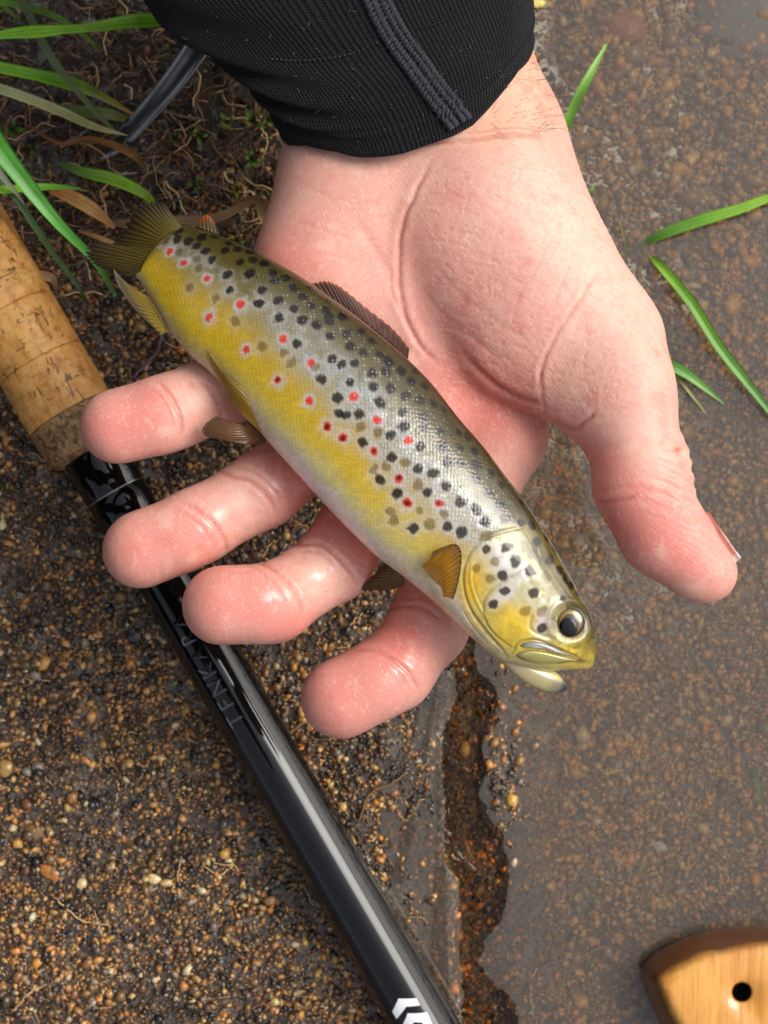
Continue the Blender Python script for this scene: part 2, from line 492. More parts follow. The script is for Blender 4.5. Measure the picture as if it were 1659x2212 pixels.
for (x, y, r, a) in [(330, 890, 70, .55), (420, 1140, 70, .6), (575, 1290, 65, .6), (640, 1360, 70, .7), (840, 1440, 80, .7), (880, 1360, 70, .7), (1330, 1110, 90, .7), (700, 1080, 90, .6), (620, 1010, 70, .4), (800, 1190, 70, .6), (1310, 1000, 60, .55)]: lay(blob(x, y, r), pink, a)
for (x, y, r) in [(430, 850, 45), (530, 1075, 55), (680, 1240, 60), (1390, 960, 60)]: lay(blob(x, y, r), pale, .35)
lay(blob(1008, 650, 11, 22, .25), lin(205, 128, 110), .7)
lay(blob(1463, 972, 8, 6), lin(190, 40, 50), .8)
lay(crease, lin(196, 104, 90), .55)
mott = fbm(hv * 420, 3, 31); mot2 = fbm(hv * 110, 3, 37); col = col * (1 + (.08 * mott + .10 * mot2)[:, None] * np.array([.35, 1.1, 1.1]))
ln1 = 1 - np.abs(fbm(np.stack([hv[:, 0] * 900 + hv[:, 1] * 250, hv[:, 1] * 330, hv[:, 2] * 300], 1), 2, 141)); ln2 = 1 - np.abs(fbm(np.stack([hv[:, 1] * 900 - hv[:, 0] * 300, hv[:, 0] * 330, hv[:, 2] * 300], 1), 2, 151))
lay(sstep(.93, 1.0, ln1) * top, lin(240, 204, 186), .35); lay(sstep(.94, 1.0, ln2) * top, lin(206, 128, 112), .35)
lay(sstep(.25, .6, fbm(hv * 160, 3, 161)), lin(238, 196, 172), .4); lay(sstep(.25, .6, fbm(hv * 190 + 9, 3, 171)), lin(214, 118, 104), .35)
# wet patches on the finger pads and fingers
wet = np.zeros(len(hv))
for (x, y, r) in [(270, 950, 70), (340, 1185, 75), (500, 1310, 75), (740, 1540, 75), (600, 1060, 60), (690, 1200, 80), (900, 1310, 70), (860, 1450, 60), (640, 1010, 70)]: wet = np.maximum(wet, blob(x, y, r))
wet = np.maximum(wet, .6 * (hp[:, 1] > 880) * (hp[:, 0] < 1050))
def m_skin():
    t = NT('skin'); c = t.attr('col').outputs['Color']; cr = t.attr('crease').outputs['Fac']; wt = t.attr('wet').outputs['Fac']
    o = t.coord()
    n1 = t.noise(o, 260, 2)
    vec = t.n('ShaderNodeVectorMath', {'operation': 'ADD'}, i0=o, i1=t.n('ShaderNodeVectorMath', {'operation': 'SCALE'}, i0=t.noise(o, 26, 1, out=1), Scale=.022).outputs[0]).outputs[0]
    w = t.n('ShaderNodeTexWave', {'wave_type': 'BANDS', 'bands_direction': 'DIAGONAL', 'wave_profile': 'SIN'}, Vector=vec, Scale=540.0, Distortion=.9, Detail=1.0, Detail_Scale=1.2).outputs['Fac']
    fine = t.noise(o, 1600, 2)
    v = t.n('ShaderNodeTexVoronoi', {'feature': 'DISTANCE_TO_EDGE'}, Vector=vec, Scale=900.0).outputs[0]
    ridge = t.math('MULTIPLY', w, t.math('MULTIPLY', t.ramp(t.noise(o, 70, 2), [(.35, .1), (.65, 1.0)]), .22))
    h = t.math('ADD', t.math('ADD', ridge, t.math('MULTIPLY', fine, .35)), t.math('MULTIPLY', t.ramp(v, [(0, 0.0), (.25, 1.0)]), .25))
    b = t.bump(h, .42, .00013)
    c2 = t.mix(t.math('MULTIPLY', t.ramp(w, [(.45, 0.0), (.9, 1.0)]), .10), c, (.85, .62, .54))
    rough = t.math('SUBTRACT', .52, t.math('MULTIPLY', wt, t.math('MULTIPLY', t.ramp(n1, [(.4, 0.0), (.6, 1.0)]), .3)))
    coat = t.math('MULTIPLY', wt, t.ramp(n1, [(.42, 0.0), (.52, 1.0)]))
    bs = t.bsdf(Base_Color=c2, Roughness=rough, Normal=b, Subsurface_Weight=.15, Subsurface_Scale=.006, Coat_Weight=t.math('MULTIPLY', coat, .7), Coat_Roughness=.12)
    bs.inputs['Subsurface Radius'].default_value = (1.0, .35, .2); bs.inputs['Specular IOR Level'].default_value = .4
    return t.m
M_SKIN = m_skin()
hand = link_mesh('person', hv, hq, M_SKIN, loc=P(900, 300, .06), colors=np.clip(col, 0, 1), attrs={'crease': crease, 'wet': wet})
tag(hand, 'open palm-up hand in a black knit sleeve holding the spotted trout', 'person')
HAND_BVH = None

# thumb nail, seen nearly edge-on at the outer side of the thumb tip
def thumb_nail():
    cs_ = catmull([(1470, 1150, 80), (1488, 1180, 80.5), (1508, 1206, 79), (1526, 1226, 74), (1545, 1243, 69)], 18); zc_ = .1135
    out = np.array([.80, -.60]); v = []; nw = 15
    for i, (x, y, r) in enumerate(cs_):
        f = i / 17; sp = math.radians(46) * min(1, .45 + f * 1.3); s = S(zc_)
        for j in range(nw):
            a = (j / (nw - 1) - .5) * 2 * sp - .32
            p = P(x, y, zc_); rr = (r * s - .00050 + .0004 * f)
            v.append(p + np.array([out[0], -out[1], 0]) * rr * math.cos(a) + np.array([0, 0, .92 * rr * math.sin(a)]))
    v = np.array(v); m = len(v); n_ = np.array([out[0], -out[1], 0])
    bot = v - n_ * .0030
    f = grid_faces(18, nw, False); fs = f.tolist() + (f[:, ::-1] + m).tolist()
    rim = [i * nw for i in range(18)] + [17 * nw + j for j in range(1, nw)] + [i * nw + nw - 1 for i in range(16, -1, -1)] + [j for j in range(nw - 2, 0, -1)]
    for k in range(len(rim)):
        a, b = rim[k], rim[(k + 1) % len(rim)]; fs.append([b, a, a + m, b + m])
    c = np.tile(np.array(lin(236, 168, 156)), (2 * m, 1)); c[(np.arange(2 * m) % m) >= 15 * nw] = lin(246, 232, 212)
    t = NT('nail'); t.bsdf(Base_Color=t.attr('col').outputs['Color'], Roughness=.3)
    return link_mesh('thumbnail', np.vstack([v, bot]), fs, t.m, parent=hand, colors=c)
thumb_nail()
# ------------------------------------------------------------------ the trout
def Z5(x, y): return (147.5 + .4 * x, 405.5 + .4 * y)
def Z6(x, y): return (442.4 + .4 * x, 663.6 + .4 * y)
def ZH(x, y): return (811 + .33333 * x, 1069 + .33333 * y)
BACK = [(318, 474), (352, 476), (400, 486), (480, 511), (560, 548), (640, 592), (720, 646), (800, 706), (870, 766), (930, 826), (990, 902), (1045, 966), (1096, 1034), (1141, 1092), (1181, 1155), (1216, 1215), (1244, 1266), (1266, 1312), (1281, 1352), (1288, 1388), (1289, 1416), (1284, 1436)]
BELLY = [(262, 570), (277, 580), (305, 612), (350, 690), (400, 757), (462, 812), (520, 880), (580, 955), (640, 1022), (700, 1088), (757, 1148), (815, 1203), (872, 1246), (925, 1290), (975, 1336), (1028, 1386), (1078, 1424), (1128, 1440), (1172, 1448), (1214, 1448), (1248, 1446), (1268, 1446)]
ZC = [.0972, .0988, .102, .106, .109, .1115, .1135, .115, .1163, .117, .1175, .1178, .118, .118, .118, .1175, .117, .1165, .116, .1155, .115, .115]
THK = [.10, .22, .36, .46, .52, .56, .58, .59, .60, .60, .60, .60, .60, .60, .60, .60, .60, .62, .66, .72, .8, .85]
NS_, NT_, NB_ = 460, 200, 60
bk = catmull(BACK, NS_); bl = catmull(BELLY, NS_); zc = catmull(np.array(ZC)[:, None], NS_)[:, 0]; tk = catmull(np.array(THK)[:, None], NS_)[:, 0]
phi = np.concatenate([np.linspace(0, math.pi, NT_, endpoint=False), np.linspace(math.pi, 2 * math.pi, NB_, endpoint=False)])
nphi = len(phi)
bw = np.array([P(*b, z) for b, z in zip(bk, zc)]); lw = np.array([P(*b, z) for b, z in zip(bl, zc)])
cen = (bw + lw) / 2; hw = (bw - lw) / 2; a_ = np.linalg.norm(hw, axis=1); hd = hw / a_[:, None]
cs, sn = np.cos(phi), np.sin(phi)
cx = np.sign(cs) * np.abs(cs) ** .95; sx = np.sign(sn) * np.abs(sn) ** .92
# round the snout closed over the last few per cent of the length
tt = np.linspace(0, 1, NS_)
endf = np.sqrt(np.clip(1 - ((tt - .985) / .015).clip(0, 1) ** 2, .0004, 1))
fv = cen[:, None] + hd[:, None] * (a_ * endf)[:, None, None] * cx[None, :, None]
fv[:, :, 2] += (a_ * tk * endf)[:, None] * sx[None, :]
fq = grid_faces(NS_, nphi)
fvv = fv.reshape(-1, 3); fn = vnormals(fvv, fq)
if (fn[:, 2] * (fvv[:, 2] - np.repeat(zc, nphi))).mean() < 0: fq = fq[:, ::-1].copy(); fn = -fn
fp = toP(fvv)
U = np.repeat(tt, nphi); T = np.tile((1 - cx) / 2, NS_); T = 1 - T          # 0 belly .. 1 back
upper = np.tile(sn >= -.05, NS_)
arc_u = np.concatenate([[0], np.cumsum(np.linalg.norm(np.diff(cen, axis=0), axis=1))])
per = np.concatenate([[0], np.cumsum(np.hypot(np.diff(cx), .6 * np.diff(sx)))])
uvs = np.stack([np.repeat(arc_u, nphi), (a_[:, None] * per[None, :]).ravel()], 1) / .00062
# ---- head relief
fd = np.zeros(len(fvv))
def relief(poly, w, dep, conv=ZH, ridge=0.0):
    pl = catmull([conv(*q) for q in poly], len(poly) * 6)
    ii = np.where(upper & (fp[:, 0] > pl[:, 0].min() - 40) & (fp[:, 0] < pl[:, 0].max() + 40) & (fp[:, 1] > pl[:, 1].min() - 40) & (fp[:, 1] < pl[:, 1].max() + 40))[0]
    d, t = seg_dist(fp[ii], pl); fade = sstep(0, .12, t) * (1 - sstep(.88, 1, t))
    fd[ii] += (-np.exp(-(d / w) ** 2) * dep + ridge * np.exp(-((d - 2.4 * w) / (1.6 * w)) ** 2)) * fade
    return ii, d, fade
OPER = [(1010, 200), (850, 232), (720, 275), (635, 345), (588, 430), (568, 530), (580, 650), (625, 760), (705, 870), (790, 970), (860, 1050)]
PREO = [(985, 470), (900, 522), (820, 570), (745, 628), (705, 690), (700, 770), (735, 860), (800, 930), (890, 985)]
relief(OPER, 2.6, .00035, ridge=.0)
relief(PREO, 2.0, .0002)
for poly in ([(612, 430), (605, 560), (640, 690), (700, 800)], [(640, 430), (630, 560), (668, 680), (725, 790)], [(590, 690), (660, 830), (760, 950), (840, 1010)], [(560, 740), (640, 870), (740, 980)]):
    relief(poly, 1.8, .00014)
relief([(1045, 320), (1060, 390), (1110, 440), (1180, 540), (1250, 640), (1285, 690)], 2.2, .00008)
relief([(1180, 930), (1080, 915), (1000, 860), (1020, 760)], 4, .0003)
relief([(1330, 1062), (1200, 1005), (1050, 945), (930, 955), (890, 1020)], 2.6, .00035, ridge=.0001)
EX, EY = 1231, 1344
de = np.hypot(fp[:, 0] - EX, fp[:, 1] - EY)
fd += upper * (-.0016 * np.exp(-(de / 30) ** 4) + .0004 * np.exp(-((de - 46) / 9) ** 2))
fd += upper * -.0007 * np.exp(-((fp[:, 0] - 1281) ** 2 + (fp[:, 1] - 1382) ** 2) / 5 ** 2)        # nostril
fvv = fvv + fn * fd[:, None]; fp = toP(fvv)
# ---- colours
def ramp_np(x, stops):
    xs = [s[0] for s in stops]; return np.stack([np.interp(x, xs, [s[1][k] for s in stops]) for k in range(3)], 1)
nz1 = fbm(fvv * 260, 3, 41); nz2 = fbm(fvv * 700, 3, 51)
Tn = T + .035 * nz1 + .045 * nz2
body_st = [(0, lin(232, 214, 206)), (.06, lin(226, 208, 196)), (.13, lin(205, 190, 120)), (.22, lin(208, 178, 62)), (.34, lin(194, 162, 46)), (.44, lin(174, 146, 54)), (.55, lin(150, 132, 70)), (.65, lin(122, 114, 72)), (.75, lin(100, 90, 46)), (.85, lin(76, 66, 26)), (1, lin(48, 40, 14))]
tail_st = [(0, lin(206, 190, 160)), (.07, lin(196, 176, 90)), (.16, lin(208, 174, 40)), (.38, lin(186, 152, 34)), (.55, lin(140, 126, 62)), (.66, lin(110, 100, 56)), (.80, lin(80, 72, 28)), (1, lin(54, 46, 16))]
fc_ = ramp_np(Tn, body_st); ft_ = ramp_np(Tn, tail_st)
wt_ = (1 - sstep(.18, .42, U + .03 * nz1))[:, None]
fcol = fc_ * (1 - wt_) + ft_ * wt_
tipd = (1 - sstep(.0, .05, U))[:, None]; fcol = fcol * (1 - tipd) + np.array(lin(96, 82, 26)) * tipd
def lay_f(m, c, a=1.0):
    global fcol
    m = (np.clip(m, 0, 1) * a)[:, None]; fcol = fcol * (1 - m) + np.asarray(c) * m
def fblob(x, y, r, r2=None, rot=0):
    r2 = r2 or r; c, s = math.cos(rot), math.sin(rot); dx, dy = fp[:, 0] - x, fp[:, 1] - y
    u, v = (dx * c + dy * s) / r, (-dx * s + dy * c) / r2
    return np.exp(-(u * u + v * v)) * upper
hb = lambda x, y, r, r2=None, rot=0: fblob(*ZH(x, y), r / 3, (r2 or r) / 3, rot)
# near the gill cover the flank pales; the head: gold cheek, lilac-white patches, olive crown, white throat
lay_f(fblob(985, 1120, 110, 60, .8), lin(176, 176, 160), .3)
lay_f(fblob(880, 1190, 90, 60, .9), lin(196, 180, 100), .45)
headm = sstep(-6, 10, (fp[:, 0] - 1000) * .62 + (fp[:, 1] - 1212) * .78)
lay_f(headm * upper * (T < .80), lin(186, 166, 84), .65)
for (x, y, r, r2, rot, c, a) in [
    (930, 810, 150, 110, .6, (222, 184, 20), .97), (640, 560, 50, 150, .25, (216, 168, 14), .95), (850, 930, 120, 70, .8, (208, 174, 40), .85), (600, 640, 30, 200, .1, (220, 176, 24), .9),
    (1230, 985, 130, 34, .55, (222, 190, 40), .9), (1340, 960, 60, 90, 0, (150, 130, 30), .7), (1000, 640, 110, 60, .4, (196, 178, 96), .6),
    (830, 430, 100, 70, .4, (206, 194, 194), .8), (835, 640, 85, 44, -.5, (216, 204, 200), .85), (960, 520, 56, 40, 0, (200, 196, 198), .7),
    (1078, 810, 34, 100, .1, (214, 192, 186), .8), (1000, 590, 60, 90, .3, (166, 162, 120), .7), (1110, 560, 110, 100, .5, (150, 146, 104), .75), (1140, 660, 60, 50, 0, (164, 160, 130), .6),
    (900, 260, 150, 70, .3, (170, 164, 110), .7), (1200, 470, 60, 200, -.5, (104, 90, 40), .75), (1310, 650, 60, 120, -.4, (92, 78, 32), .8),
    (560, 770, 50, 170, -.65, (222, 206, 180), .85), (760, 1000, 50, 150, -.75, (216, 198, 156), .85), (430, 600, 50, 170, -.7, (226, 206, 194), .7), (640, 800, 34, 150, -.6, (214, 178, 80), .6),
    (1370, 1020, 60, 60, 0, (168, 146, 44), .7), (1250, 900, 60, 20, .4, (236, 205, 120), .5)]:
    lay_f(hb(x, y, r, r2, rot), lin(*c), a)
for poly, w, c, a in [(OPER, 3.5, (150, 132, 70), .6), (PREO, 2.5, (120, 104, 44), .7), ([(612, 430), (605, 560), (640, 690), (700, 800)], 2, (140, 110, 30), .6), ([(640, 430), (630, 560), (668, 680), (725, 790)], 2, (236, 214, 120), .5), ([(1330, 1062), (1200, 1005), (1050, 945), (930, 955), (890, 1020)], 3, (100, 88, 50), .6)]:
    pl = catmull([ZH(*q) for q in poly], 40); d, t = seg_dist(fp, pl); lay_f(np.exp(-(d / w) ** 2) * upper, lin(*c), a)
RED5 = [(485, 300), (546, 343), (630, 407), (752, 491), (757, 692), (935, 632)]
RED6 = [(415, 170), (220, 225), (572, 300), (562, 500), (810, 487), (930, 605), (1098, 715)]
REDK6 = [(390, 387), (655, 648), (745, 712), (918, 778), (1050, 920), (1098, 1062), (1262, 1060)]
BLK5 = [(600, 235), (590, 280), (650, 285), (690, 315), (750, 340), (780, 385), (845, 335), (915, 330), (870, 300), (980, 465), (862, 472), (1105, 460), (1125, 502), (1045, 550), (870, 555), (1140, 612), (1030, 630), (1210, 652), (1215, 540), (1265, 587), (1307, 632), (1140, 705), (1255, 715), (1340, 740), (1480, 700), (1000, 390), (930, 400), (1060, 410), (985, 350), (1180, 490), (720, 270), (790, 262), (1390, 660), (1410, 720)]
DIM5 = [(530, 290), (600, 350), (830, 405), (700, 390), (650, 540), (700, 430), (800, 590), (900, 720)]
BLK6 = [(678, 160), (768, 145), (500, 200), (780, 212), (855, 240), (690, 275), (735, 305), (815, 305), (905, 355), (630, 390), (780, 400), (915, 430), (715, 485), (940, 515), (1005, 435), (1080, 475), (1160, 505), (1070, 575), (1180, 590), (1295, 555), (835, 580), (725, 572), (755, 588), (1005, 690), (1080, 640), (1187, 650), (1275, 670), (1375, 675), (845, 725), (1165, 760), (1280, 752), (1010, 815), (1155, 870), (1310, 835), (1380, 840), (1470, 850), (1240, 900), (945, 930), (1465, 920), (1300, 965), (1045, 1005), (1530, 1000), (1205, 1005), (1375, 1050), (1470, 1090), (1590, 1065), (1130, 1195), (1310, 1180), (1385, 1220), (1515, 1160), (1620, 1140), (1060, 345), (1135, 345), (995, 295), (1100, 285), (950, 260), (900, 180), (845, 130), (745, 50), (670, 45), (1115, 400), (1190, 425), (1235, 520), (1010, 185), (1460, 780), (980, 345), (1040, 220), (1300, 470), (1420, 700), (1080, 230), (1540, 900), (1600, 960)]
DIM6 = [(312, 212), (470, 300), (835, 650), (935, 680), (1080, 840), (910, 870), (1145, 960), (1165, 1100), (1220, 1175), (1000, 1100), (1020, 1150), (420, 250), (600, 330), (1290, 1120), (980, 860)]
BLKH = [(720, 350), (845, 335), (910, 430), (1005, 495), (825, 525), (845, 620), (760, 705), (1080, 865), (1015, 200), (1110, 280), (1045, 300), (1130, 420), (1195, 490), (1270, 590), (1155, 350), (940, 178), (840, 155), (715, 165), (1230, 545), (1310, 640), (1040, 120), (1085, 205)]
DIMH = [(715, 265), (965, 335), (770, 430), (1110, 530), (965, 750), (1075, 755), (655, 475), (740, 545), (1120, 360), (1010, 380)]
spots = []
for L, cv, kind in ((RED5, Z5, 'r'), (RED6, Z6, 'r'), (REDK6, Z6, 'k'), (BLK5, Z5, 'b'), (BLK6, Z6, 'b'), (DIM5, Z5, 'd'), (DIM6, Z6, 'd'), (BLKH, ZH, 'h'), (DIMH, ZH, 'e')):
    for q in L: spots.append((*cv(*q), kind))
spots.append((*ZH(1030, 640), 'l'))
# a few on the hidden side so that the far flank is spotted as well
ui = np.where(upper & (fn[:, 2] > -.05))[0]
spot_pos = []
for (x, y, k) in spots:
    j = ui[np.argmin((fp[ui, 0] - x) ** 2 + (fp[ui, 1] - y) ** 2)]
    if (fp[j, 0] - x) ** 2 + (fp[j, 1] - y) ** 2 < 400: spot_pos.append((fvv[j], k))
bkv = np.where(upper & (T > .70) & (T < .97) & (U > .1) & (U < .80))[0]
for j in rng.choice(bkv, 300, replace=False):
    if min(np.linalg.norm(fvv[j] - q[0]) for q in spot_pos) > .0031: spot_pos.append((fvv[j], 's'))
low = np.where(~upper & (T > .45) & (U > .05) & (U < .93))[0]
for j in rng.choice(low, 70, replace=False): spot_pos.append((fvv[j], 'r' if rng.random() < .15 else 'b'))
SZ = {'r': 1.12, 'k': 1.22, 'b': 1.34, 'd': 1.3, 'h': 1.3, 'e': 1.3, 'l': 1.6, 's': 1.0}
pass_halo = []; pass_core = []
for pos, k in spot_pos:
    r = SZ[k] * 1e-3 * rng.uniform(.85, 1.12)
    ii = np.where((np.abs(fvv[:, 0] - pos[0]) < .006) & (np.abs(fvv[:, 1] - pos[1]) < .006) & (np.abs(fvv[:, 2] - pos[2]) < .006))[0]
    dv = fvv[ii] - pos; 
    d = np.linalg.norm(dv, axis=1) * (1 + .55 * fbm(fvv[ii] * 800, 3, int(rng.integers(999))))
    pass_halo.append((ii, d, r, k)); pass_core.append((ii, d, r, k))
for ii, d, r, k in pass_halo:
    if k in 'le' : continue
    a = {'r': .7, 'k': .62, 'b': .40, 'd': .2, 'h': .3, 's': .1}[k]
    backf = 1 - sstep(.62, .82, T[ii]); g = (np.exp(-((d - .9 * r) / (.8 * r)) ** 2) * a * backf)[:, None]
    fcol[ii] = fcol[ii] * (1 - g) + np.array(lin(190, 186, 186)) * g
dark_ = np.zeros(len(fvv))
for ii, d, r, k in pass_core:
    dark_[ii] = np.maximum(dark_[ii], 1 - sstep(.8 * r, 1.2 * r, d))
    g = (1 - sstep(.70 * r, 1.02 * r, d))[:, None]
    if k in 'rk':
        c1 = np.array(lin(206, 52, 24)); fcol[ii] = fcol[ii] * (1 - g * .95) + c1 * g * .95
        if k == 'k':
            g2 = (1 - sstep(.25 * r, .75 * r, d))[:, None] * .9; fcol[ii] = fcol[ii] * (1 - g2) + np.array(lin(40, 14, 8)) * g2
    elif k in 'bhls':
        a = .93; fcol[ii] = fcol[ii] * (1 - g * a) + np.array(lin(17, 12, 9)) * g * a
    else:
        a = .62; fcol[ii] = fcol[ii] * (1 - g * a) + np.array(lin(86, 68, 26)) * g * a
hm = (headm * upper)[:, None]
fcol *= (1 + (.12 + .16 * hm) * nz2[:, None] + .14 * hm * fbm(fvv * 1500, 2, 77)[:, None])
lay_f(hb(1385, 950, 40, 60), lin(96, 84, 26), .7); lay_f(hb(1320, 1075, 70, 14, .1), lin(60, 54, 22), .8); lay_f(hb(1140, 830, 26, 90, .1), lin(120, 112, 80), .6); lay_f(hb(1180, 720, 80, 22, -.3), lin(110, 104, 70), .6)
for k in range(60):
    x, y = rng.uniform(1120, 1380), rng.uniform(915, 1060); lay_f(hb(x, y, 7), lin(90, 66, 20), .55)
scale_f = sstep(.03, .09, U) * (1 - headm * upper)
silver_sheen = np.exp(-((T + .03 * nz1 - .58) / .15) ** 2) * sstep(.18, .34, U) * (1 - sstep(.80, .86, U)) * (1 - dark_)
silver_sheen = np.clip(silver_sheen * (.7 + .9 * nz2), 0, 1)
lay_f(silver_sheen, lin(196, 202, 206), .42)  # silvery scales, with some wet sheen put into the base colour
def m_fish():
    t = NT('trout_skin'); c = t.attr('col').outputs['Color']; sf = t.attr('scaled').outputs['Fac']
    uv = t.n('ShaderNodeUVMap').outputs[0]; o = t.coord()
    v = t.scaled(uv, (.72, .72, 1), (0, 0, math.radians(45)))
    vor = t.n('ShaderNodeTexVoronoi', {'voronoi_dimensions': '2D', 'feature': 'F1'}, Vector=v, Scale=1.0, Randomness=.5)
    edge = t.n('ShaderNodeTexVoronoi', {'voronoi_dimensions': '2D', 'feature': 'DISTANCE_TO_EDGE'}, Vector=v, Scale=1.0, Randomness=.5).outputs[0]
    cellv = t.n('ShaderNodeSeparateColor', None, i0=vor.outputs['Color']).outputs[0]
    dome = t.ramp(vor.outputs['Distance'], [(0, 1.0), (.62, .15)])
    var = t.math('ADD', .90, t.math('MULTIPLY', cellv, .20))
    edgec = t.ramp(edge, [(0, .86), (.18, 1.0)])
    m = t.math('MULTIPLY', var, edgec)
    mul = t.math('ADD', 1.0, t.math('MULTIPLY', t.math('SUBTRACT', m, 1.0), sf))
    rgb = t.n('ShaderNodeCombineColor', None, i0=mul, i1=mul, i2=mul).outputs[0]
    cc = t.mix(1.0, c, rgb, 'MULTIPLY')
    painted_glint = t.math('MULTIPLY', t.ramp(cellv, [(.72, 0.0), (.95, 1.0)]), t.math('MULTIPLY', t.ramp(vor.outputs['Distance'], [(.05, 1.0), (.34, 0.0)]), sf))
    cc = t.mix(t.math('MULTIPLY', t.math('MULTIPLY', painted_glint, t.attr('back').outputs['Fac']), .42), cc, (.80, .76, .58))  # wet glints along the back painted as pale scale centres
    n2 = t.noise(o, 900, 3)
    h = t.math('ADD', t.math('MULTIPLY', dome, sf), t.math('MULTIPLY', n2, .35))
    b = t.bump(h, .35, .00012)
    sl = t.bump(t.noise(o, 130, 2), .18, .0006)
    sl2 = t.bump(h, .26, .00012, sl)
    sv = t.attr('silver_sheen').outputs['Fac']; met = t.math('MULTIPLY', sv, t.ramp(cellv, [(.25, .15), (.8, .85)]))
    t.bsdf(Base_Color=cc, Metallic=met, Roughness=t.math('SUBTRACT', .5, t.math('MULTIPLY', sv, .18)), Specular_IOR_Level=.15, Normal=b, Coat_Weight=.8, Coat_Roughness=.03, Coat_IOR=1.5, Coat_Normal=sl2, Subsurface_Weight=.05, Subsurface_Scale=.002)
    return t.m
M_FISH = m_fish()
trout = link_mesh('trout', fvv, fq, M_FISH, loc=P(780, 950, .105), colors=np.clip(fcol, 0, 1), attrs={'scaled': scale_f, 'silver_sheen': silver_sheen, 'back': sstep(.42, .62, T) * (1 - sstep(.84, .95, T)) * sstep(.15, .3, U)}, uv=uvs)
# close the two ends
bmf = bmesh.new(); bmf.from_mesh(trout.data)
bmesh.ops.holes_fill(bmf, edges=[e for e in bmf.edges if e.is_boundary]); bmf.to_mesh(trout.data); bmf.free()
tag(trout, 'golden brown trout with black and red spots lying across the open hand', 'fish')
FISH_BVH = bvh_of(trout)

# ---- fins: a corrugated sheet with rays between a base line and an outer edge, with thickness
def m_fin(rough=.3, clear=.22):
    t = NT('fin_membrane'); c = t.attr('col').outputs['Color']
    bs = t.n('ShaderNodeBsdfPrincipled', None, Base_Color=c, Roughness=rough, Coat_Weight=.8, Coat_Roughness=.08)
    tr = t.n('ShaderNodeBsdfTranslucent', None, Color=c)
    mx = t.n('ShaderNodeMixShader', None, i0=.3, i1=bs.outputs[0], i2=tr.outputs[0])
    tp = t.n('ShaderNodeBsdfTransparent', None, Color=(.95, .85, .6)); m2 = t.n('ShaderNodeMixShader', None, i0=clear, i1=mx.outputs[0], i2=tp.outputs[0]); t.t.links.new(m2.outputs[0], t.out.inputs['Surface'])
    return t.m
M_FIN = m_fin(); M_FIN_DARK = m_fin(.4, .04)
def fin(name, base, outer, rays, cols, thick=.00022, label=None, nl=26, fold=0.0, frag=.0):
    rays = int(rays * 2.0); nr = rays * 6 + 1
    B = catmull([P(*q) for q in base], nr); O = catmull([P(*q) for q in outer], nr)
    s = np.linspace(0, 1, nl)[None, :, None]
    k = np.arange(nr); ray = (.5 + .5 * np.cos(k / 6 * 2 * math.pi))[:, None]
    if frag: O = O + (B - O) * (frag * (1 - ray) * (.5 + rng.random((nr, 1))))
    g = B[:, None] * (1 - s) + O[:, None] * s
    du = np.gradient(g, axis=0); dv = np.gradient(g, axis=1); N = np.cross(du, dv); N /= np.linalg.norm(N, axis=2)[..., None] + 1e-12
    if N[..., 2].mean() < 0: N = -N
    sf = np.linspace(0, 1, nl)[None, :]
    bowl = fold * np.sin(np.pi * sf) 
    rel = (ray - .5) * .00016 * (1 - .4 * sf) + bowl
    g = g + N * rel[..., None]
    th = (thick * (1.6 - 1.2 * sf))[..., None]
    topv, botv = g + N * th / 2, g - N * th / 2; m = nr * nl
    f = grid_faces(nr, nl, False)
    fs = f.tolist() + (f[:, ::-1] + m).tolist()
    rim = [i * nl for i in range(nr)] + [(nr - 1) * nl + j for j in range(1, nl)] + [i * nl + nl - 1 for i in range(nr - 2, -1, -1)] + [j for j in range(nl - 2, 0, -1)]
    for q in range(len(rim)):
        a, b = rim[q], rim[(q + 1) % len(rim)]; fs.append([b, a, a + m, b + m])
    xs = np.linspace(0, 1, len(cols)); C = np.stack([np.interp(sf[0], xs, [lin(*c)[i] for c in cols]) for i in range(3)], 1)
    cc = np.tile(C[None], (nr, 1, 1)) * (.80 + .28 * ray[..., None])
    cc = cc * (1 + .2 * fbm(g.reshape(-1, 3) * 500, 3, 9).reshape(nr, nl, 1)); cc = cc.reshape(-1, 3)
    o = link_mesh(name, np.vstack([topv.reshape(-1, 3), botv.reshape(-1, 3)]), fs, M_FIN_DARK if name in ('dorsal_fin', 'tail_fin') else M_FIN, parent=trout, colors=np.clip(np.vstack([cc, cc]), 0, 1))
    if label: o['label'] = label
    return o
fin('tail_fin', [(398, 494, .1030), (370, 504, .1046), (340, 530, .1052), (312, 566, .1042), (300, 598, .1015)],
    [(364, 458, .1025), (350, 434, .102), (318, 437, .100), (286, 456, .098), (262, 500, .096), (238, 528, .0945), (202, 520, .094), (183, 548, .094), (202, 572, .096), (244, 587, .098)], 15, [(110, 96, 28), (104, 88, 26), (88, 72, 22), (48, 38, 18)], frag=.10, nl=30)
fin('adipose_fin', [(474, 508, .1045), (450, 500, .104), (424, 492, .1035)], [(462, 478, .104), (447, 464, .1035), (424, 484, .1025)], 3, [(84, 72, 28), (110, 80, 26), (196, 92, 24)], thick=.0007)
fin('dorsal_fin', [(880, 776, .1165), (820, 722, .116), (760, 676, .1145), (690, 630, .113)], [(884, 752, .110), (846, 708, .108), (790, 664, .107), (738, 622, .107), (706, 607, .108), (672, 612, .110)], 9, [(16, 14, 8), (20, 16, 9), (18, 14, 8), (16, 12, 8), (14, 11, 8), (40, 26, 14), (150, 84, 30)], frag=.05)
fin('anal_fin', [(318, 640, .108), (338, 672, .109), (362, 716, .110)], [(246, 582, .104), (254, 612, .1035), (292, 668, .105), (352, 722, .108)], 7, [(150, 128, 40), (176, 150, 60), (206, 196, 150), (222, 214, 190)], fold=.0012)
